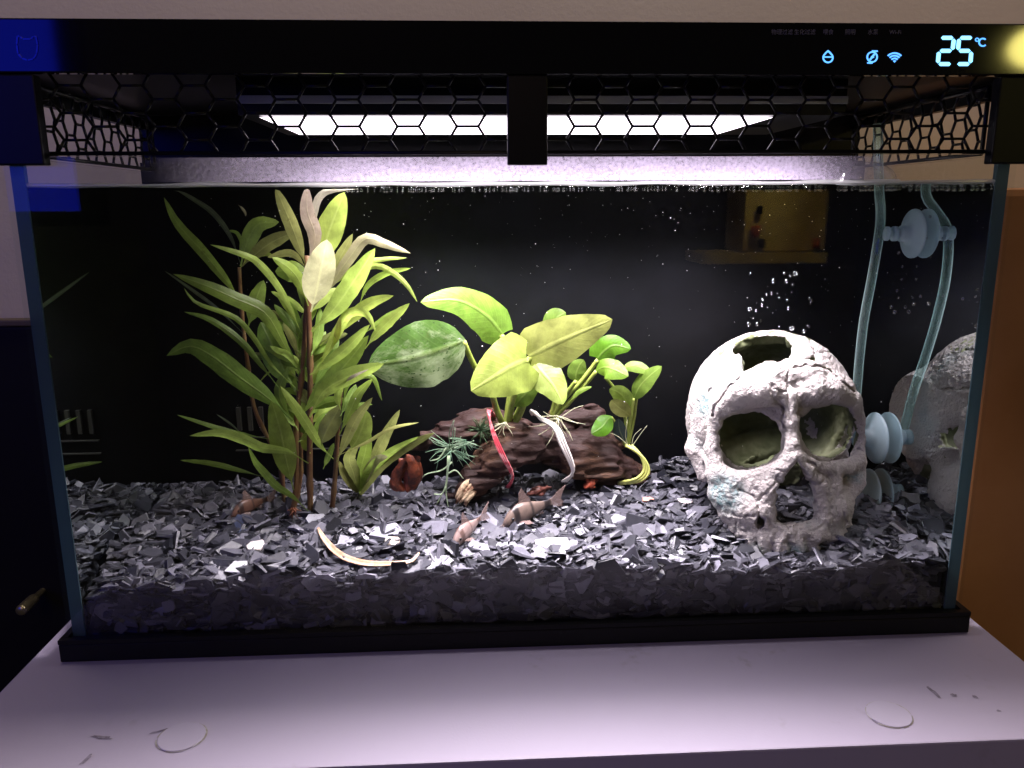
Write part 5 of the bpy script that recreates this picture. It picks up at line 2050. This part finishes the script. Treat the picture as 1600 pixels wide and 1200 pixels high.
def catfish(head, tail, length, label, a, b):
    """small armoured catfish from snout point to tail-root point"""
    head, tail = np.array(head), np.array(tail)
    ax = (tail - head)
    ax /= np.linalg.norm(ax)
    up = np.array([0, 0, 1.]) - ax * ax[2]
    up /= np.linalg.norm(up)
    sd = np.cross(up, ax)
    e = empty('catfish', head * .5 + tail * .5)
    tag(e, label, 'fish', 'small armoured catfish on the gravel')
    prof = [(0, .012, -.03, .02), (.05, .055, -.025, .05), (.14, .10, -.005, .085), (.26, .135, .015, .10), (.38, .14, .018, .098), (.5, .125, .012, .085), (.64, .098, .006, .062), (.76, .07, .002, .04), (.86, .05, 0, .026), (.93, .045, 0, .018), (1., .05, 0, .006)]
    V, UV = [], []
    sg = 14
    for (t, h, cz, wd) in prof:
        c = head + ax * t * length + up * cz * length
        for k in range(sg):
            an = 2 * math.pi * k / sg
            ca, sa = math.cos(an), math.sin(an)
            V.append(c + up * 1.5 * h * length * sa * (1 if sa > 0 else .75) + sd * wd * length * ca)
            UV.append((t, k / sg))
    F = [(i * sg + k, i * sg + (k + 1) % sg, (i + 1) * sg + (k + 1) % sg, (i + 1) * sg + k) for i in range(len(prof) - 1) for k in range(sg)]
    F += [tuple(range(sg))[::-1], tuple((len(prof) - 1) * sg + k for k in range(sg))]
    mesh_obj('body', V, F, fish_mat('fish skin', a, b), e, True, UV)

    def fin(name, pts):
        q = [head + ax * t * length + up * u * length + sd * s * length for (t, u, s) in pts]
        th = sd * .004 * length
        n = len(q)
        V = [x - th for x in q] + [x + th for x in q]
        F = [tuple(range(n)), tuple(range(2 * n - 1, n - 1, -1))] + [(k, n + k, n + (k + 1) % n, (k + 1) % n) for k in range(n)]
        mesh_obj(name, V, F, M['fin'], e)
    fin('dorsal_fin', [(.34, .20, 0), (.37, .38, 0), (.43, .46, 0), (.49, .36, 0), (.55, .27, 0), (.60, .15, 0)])
    fin('tail_fin', [(.97, .04, 0), (1.12, .13, 0), (1.34, .20, 0), (1.24, .08, 0), (1.20, 0, 0), (1.24, -.07, 0), (1.32, -.17, 0), (1.12, -.12, 0), (.97, -.04, 0)])
    fin('pectoral_fin', [(.24, -.05, .09), (.36, -.10, .17), (.46, -.11, .19), (.42, -.06, .15), (.32, -.04, .11)])
    fin('pectoral_fin', [(.24, -.05, -.09), (.36, -.10, -.17), (.46, -.11, -.19), (.42, -.06, -.15), (.32, -.04, -.11)])
    fin('anal_fin', [(.68, -.06, 0), (.74, -.14, 0), (.82, -.13, 0), (.80, -.05, 0)])
    for s in (-1, 1):
        c = head + ax * .15 * length + up * .045 * length + sd * s * .08 * length
        bm = bmesh.new()
        bmesh.ops.create_icosphere(bm, subdivisions=2, radius=.026 * length, matrix=Matrix.Translation(Vector(c)))
        bm_obj('eye', bm, M['eye'], e, True)
        C = catmull([head + up * -.03 * length + sd * s * .02 * length, head - ax * .05 * length - up * .07 * length + sd * s * .04 * length, head - ax * .04 * length - up * .11 * length + sd * s * .06 * length], 6)
        tube('barbel', C, np.linspace(.008, .003, 6) * length, M['fin'], e, 5)
    return e


h = on_ground(786, 828)
t_ = on_ground(852, 806)
h[2] += .0034
t_[2] += .0060
LF = np.linalg.norm(t_ - h) * 1.15
catfish(h, t_, LF, 'banded brown catfish resting in front of the driftwood, tail to the right', (.12, .085, .07), (.016, .011, .011))
h = on_ground(708, 862) + np.array([0, 0, .0036])
t_ = on_ground(752, 832) + np.array([0, .004, .0058])
catfish(h, t_, np.linalg.norm(t_ - h) * 1.0, 'pale pinkish catfish nearest the front glass, below the driftwood end', (.22, .155, .14), (.10, .06, .05))
h = on_ground(362, 815) + np.array([0, 0, .0036])
t_ = on_ground(418, 798) + np.array([0, .002, .0058])
catfish(h, t_, np.linalg.norm(t_ - h) * 1.0, 'dark brown catfish at the foot of the stems on the left', (.13, .065, .045), (.03, .014, .012))

# ------------------------------------------------------------------ air hose and suction cups on the right glass
def rubber_mat(name, c, tr):
    mt, nt, out = new_mat(name)
    p = N(nt, 'ShaderNodeBsdfPrincipled')
    p.inputs['Base Color'].default_value = (*c, 1)
    p.inputs['Roughness'].default_value = .35
    t = N(nt, 'ShaderNodeBsdfTranslucent', inp={'Color': (*c, 1)})
    tp = N(nt, 'ShaderNodeBsdfTransparent', inp={'Color': (.9, 1, 1, 1)})
    a = N(nt, 'ShaderNodeMixShader', inp={0: .5})
    L(nt, p.outputs[0], a.inputs[1])
    L(nt, t.outputs[0], a.inputs[2])
    lw = N(nt, 'ShaderNodeLayerWeight', inp={'Blend': .35})
    mr = N(nt, 'ShaderNodeMapRange', inp={'To Min': tr, 'To Max': tr * .12})
    L(nt, lw.outputs['Facing'], mr.inputs['Value'])
    b = N(nt, 'ShaderNodeMixShader')
    L(nt, mr.outputs[0], b.inputs[0])
    L(nt, a.outputs[0], b.inputs[1])
    L(nt, tp.outputs[0], b.inputs[2])
    L(nt, b.outputs[0], out.inputs[0])
    return mt


M['cup'] = rubber_mat('milky suction cup', (.50, .62, .68), .3)
M['hose'] = rubber_mat('clear air hose', (.62, .82, .80), .95)
WX = xi1 - .0004


def wall_depth(px, py):
    return at_x(px, py, WX)[1]


hose_pts = []
for (py, a_, b_) in ((303, 1374, 1446), (330, 1376, 1462), (363, 1374, 1480), (430, 1363, 1478), (500, 1350, 1463), (560, 1343, 1445), (620, 1338, 1425), (690, 1332, 1408)):
    Y = wall_depth((a_ + b_) / 2, py)
    hose_pts.append(at(a_, py, Y))
top = hose_pts[0].copy()
hose_pts = [top + np.array([-.002, .004, .034]), top + np.array([-.001, .002, .016])] + hose_pts
tb = empty('air_hose', hose_pts[-1])
tag(tb, 'clear plastic air hose running down the right glass behind the skull', 'hose')
C = catmull(hose_pts, 50)
tube('hose', C, 8.0 * .000287, M['hose'], tb, 14)
tube('hose_bore', C, 4.6 * .000287, glass_sheet('hose bore', (.93, 1, .98), .08), tb, 10)


def suction_cup(px, py, rpx, hose_px, label):
    c = at_x(px, py, WX)
    s = px_size(c)
    r = rpx * s
    ln = (px - hose_px) * s * 1.0
    e = empty('suction_cup', c)
    tag(e, label, 'suction cup', 'milky suction cups on the right glass')
    prof = [(0, r * .16), (r * .7, r * .12), (r, r * .07), (r * 1.0, r * .12), (r * .88, r * .17), (r * .55, r * .27), (r * .34, r * .36), (r * .33, r * .62), (r * .30, r * .66), (r * .2, r * .68), (r * .17, r * .76), (r * .30, r * .80), (r * .30, r * .95), (0, r * .97)]
    sg = 28
    V, F = [], []
    for (rr, d) in prof:
        for k in range(sg):
            a = 6.28318 * k / sg
            V.append((c[0] - d - .16 * r, c[1] + rr * math.cos(a), c[2] + rr * math.sin(a)))
    for i in range(len(prof) - 1):
        for k in range(sg):
            F.append((i * sg + k, i * sg + (k + 1) % sg, (i + 1) * sg + (k + 1) % sg, (i + 1) * sg + k))
    mesh_obj('cup', V, F, M['cup'], e, True)
    # clip ring round the hose
    d = np.array([c[0] - r * .95, c[1], c[2]])
    q = at(hose_px, py, c[1])
    tube('clip', catmull([d, (d + q) / 2, q + np.array([.002, 0, 0])], 6), np.array([.22, .14, .12, .2, .3, .3]) * r, M['cup'], e, 10)


suction_cup(1436, 365, 38, 1378, 'uppermost milky suction cup holding the hose near the surface')
suction_cup(1378, 684, 40, 1345, 'middle milky suction cup beside the right eye of the skull')
suction_cup(1368, 768, 36, 1335, 'lowest milky suction cup just above the gravel behind the skull')

# ------------------------------------------------------------------ bubbles, specks, droplet
def sphere_geo(c, r, rings=5, seg=8, sq=1.0):
    V, F = [], []
    V.append((c[0], c[1], c[2] + r * sq))
    for i in range(1, rings):
        a = math.pi * i / rings
        for k in range(seg):
            b = 2 * math.pi * k / seg
            V.append((c[0] + r * math.sin(a) * math.cos(b), c[1] + r * math.sin(a) * math.sin(b), c[2] + r * sq * math.cos(a)))
    V.append((c[0], c[1], c[2] - r * sq))
    for k in range(seg):
        F.append((0, 1 + k, 1 + (k + 1) % seg))
        F.append((len(V) - 1, 1 + (rings - 2) * seg + (k + 1) % seg, 1 + (rings - 2) * seg + k))
    for i in range(rings - 2):
        for k in range(seg):
            F.append((1 + i * seg + k, 1 + (i + 1) * seg + k, 1 + (i + 1) * seg + (k + 1) % seg, 1 + i * seg + (k + 1) % seg))
    return V, F


M['bubble'] = glass_sheet('air bubble', (1, 1, 1), .22)
parts = []
for _ in range(420):
    px = random.uniform(540, 1555)
    bk = random.random() < .7
    y = YB - .0022 - abs(random.gauss(0, .003)) if bk else .0066 + random.uniform(0, .004)
    p = at(px, 297, y)
    r = random.uniform(.0003, .0008) * (1.5 if px > 1080 else 1)
    p[2] = ZW - r * .9
    p[0] = min(max(p[0], xi0 + .003), xi1 - .003)
    parts.append(sphere_geo(p, r, 5, 8, .8))
V, F = join_geo(parts)
o = mesh_obj('surface_bubbles', V, F, M['bubble'], None, True)
tag(o, 'rows of tiny air bubbles along the water surface', 'bubbles', kind='stuff')
parts = []
M['speck'] = principled('drifting specks', (.8, .8, .78), .6)
for _ in range(420):
    x, y, z = RNG.uniform(xi0 + .06, xi1 - .01), RNG.uniform(.012, YB - .006), RNG.uniform(.06, ZW - .004)
    if RNG.random() < .45:
        z = ZW - .004 - abs(RNG.normal(0, .03))
    r = float(np.clip(RNG.lognormal(math.log(.00010), .5), .00005, .00028))
    parts.append(sphere_geo((x, y, z), r, 3, 4))
V, F = join_geo(parts)
o = mesh_obj('water_specks', V, F, M['speck'])
tag(o, 'fine pale specks drifting in the water', 'specks', kind='stuff')
# swollen drop at the surface on the right
p = at(1366, 287, .0085)
bm = bmesh.new()
bmesh.ops.create_uvsphere(bm, u_segments=28, v_segments=14, radius=1, matrix=Matrix.Translation((p[0], .0145, ZW + .0002)) @ Matrix.Diagonal((.0125, .0075, .0085, 1)))
bmesh.ops.bisect_plane(bm, geom=bm.verts[:] + bm.edges[:] + bm.faces[:], plane_co=(0, 0, ZW + .0002), plane_no=(0, 0, -1), clear_outer=True)
dome = bm_obj('surface_bubble', bm, glass_sheet('thin bubble skin', (1, 1, 1), .16, .05), None, True)
ring = [(p[0] + .0128 * math.cos(a), .0145 + .0078 * math.sin(a), ZW + .0004) for a in np.linspace(0, 6.2832, 40)]
o = tube('bubble_rim', ring, [.0007 + .0005 * math.sin(3 * k_) ** 2 for k_ in range(40)], M['men'], None, 6)
o.parent = dome
tag(dome, 'large half-dome air bubble on the water surface at right', 'bubble')

bub = None
rg = random.Random(3)
for k in range(46):
    if k < 30:
        px, py, Y = rg.uniform(1166, 1268), rg.uniform(425, 520), rg.uniform(.06, .085)
    else:
        px, py, Y = rg.uniform(1400, 1530), rg.uniform(320, 500), rg.uniform(.03, .07)
    p = at(px, py, Y)
    p[0] = min(p[0], xi1 - .004)
    r = rg.uniform(.0004, .0011)
    if bub is None:
        V, F = sphere_geo((0, 0, 0), 1.0, 7, 12, .85)
        bub = mesh_obj('air_bubble', V, F, M['bubble'], None, True)
        b = bub
    else:
        b = bub.copy()
        COL.objects.link(b)
    b.location = tuple(p)
    b.scale = (r, r, r * rg.uniform(1, 1.6))
    tag(b, ('small' if r < .00065 else 'medium' if r < .0009 else 'larger') + (' clear air bubble rising just above the crown of the skull' if k < 30 and py > 480 else ' clear air bubble rising high above the skull' if k < 30 else ' clear air bubble drifting right of the hose near the right glass'), 'bubble', 'air bubbles rising in the water')
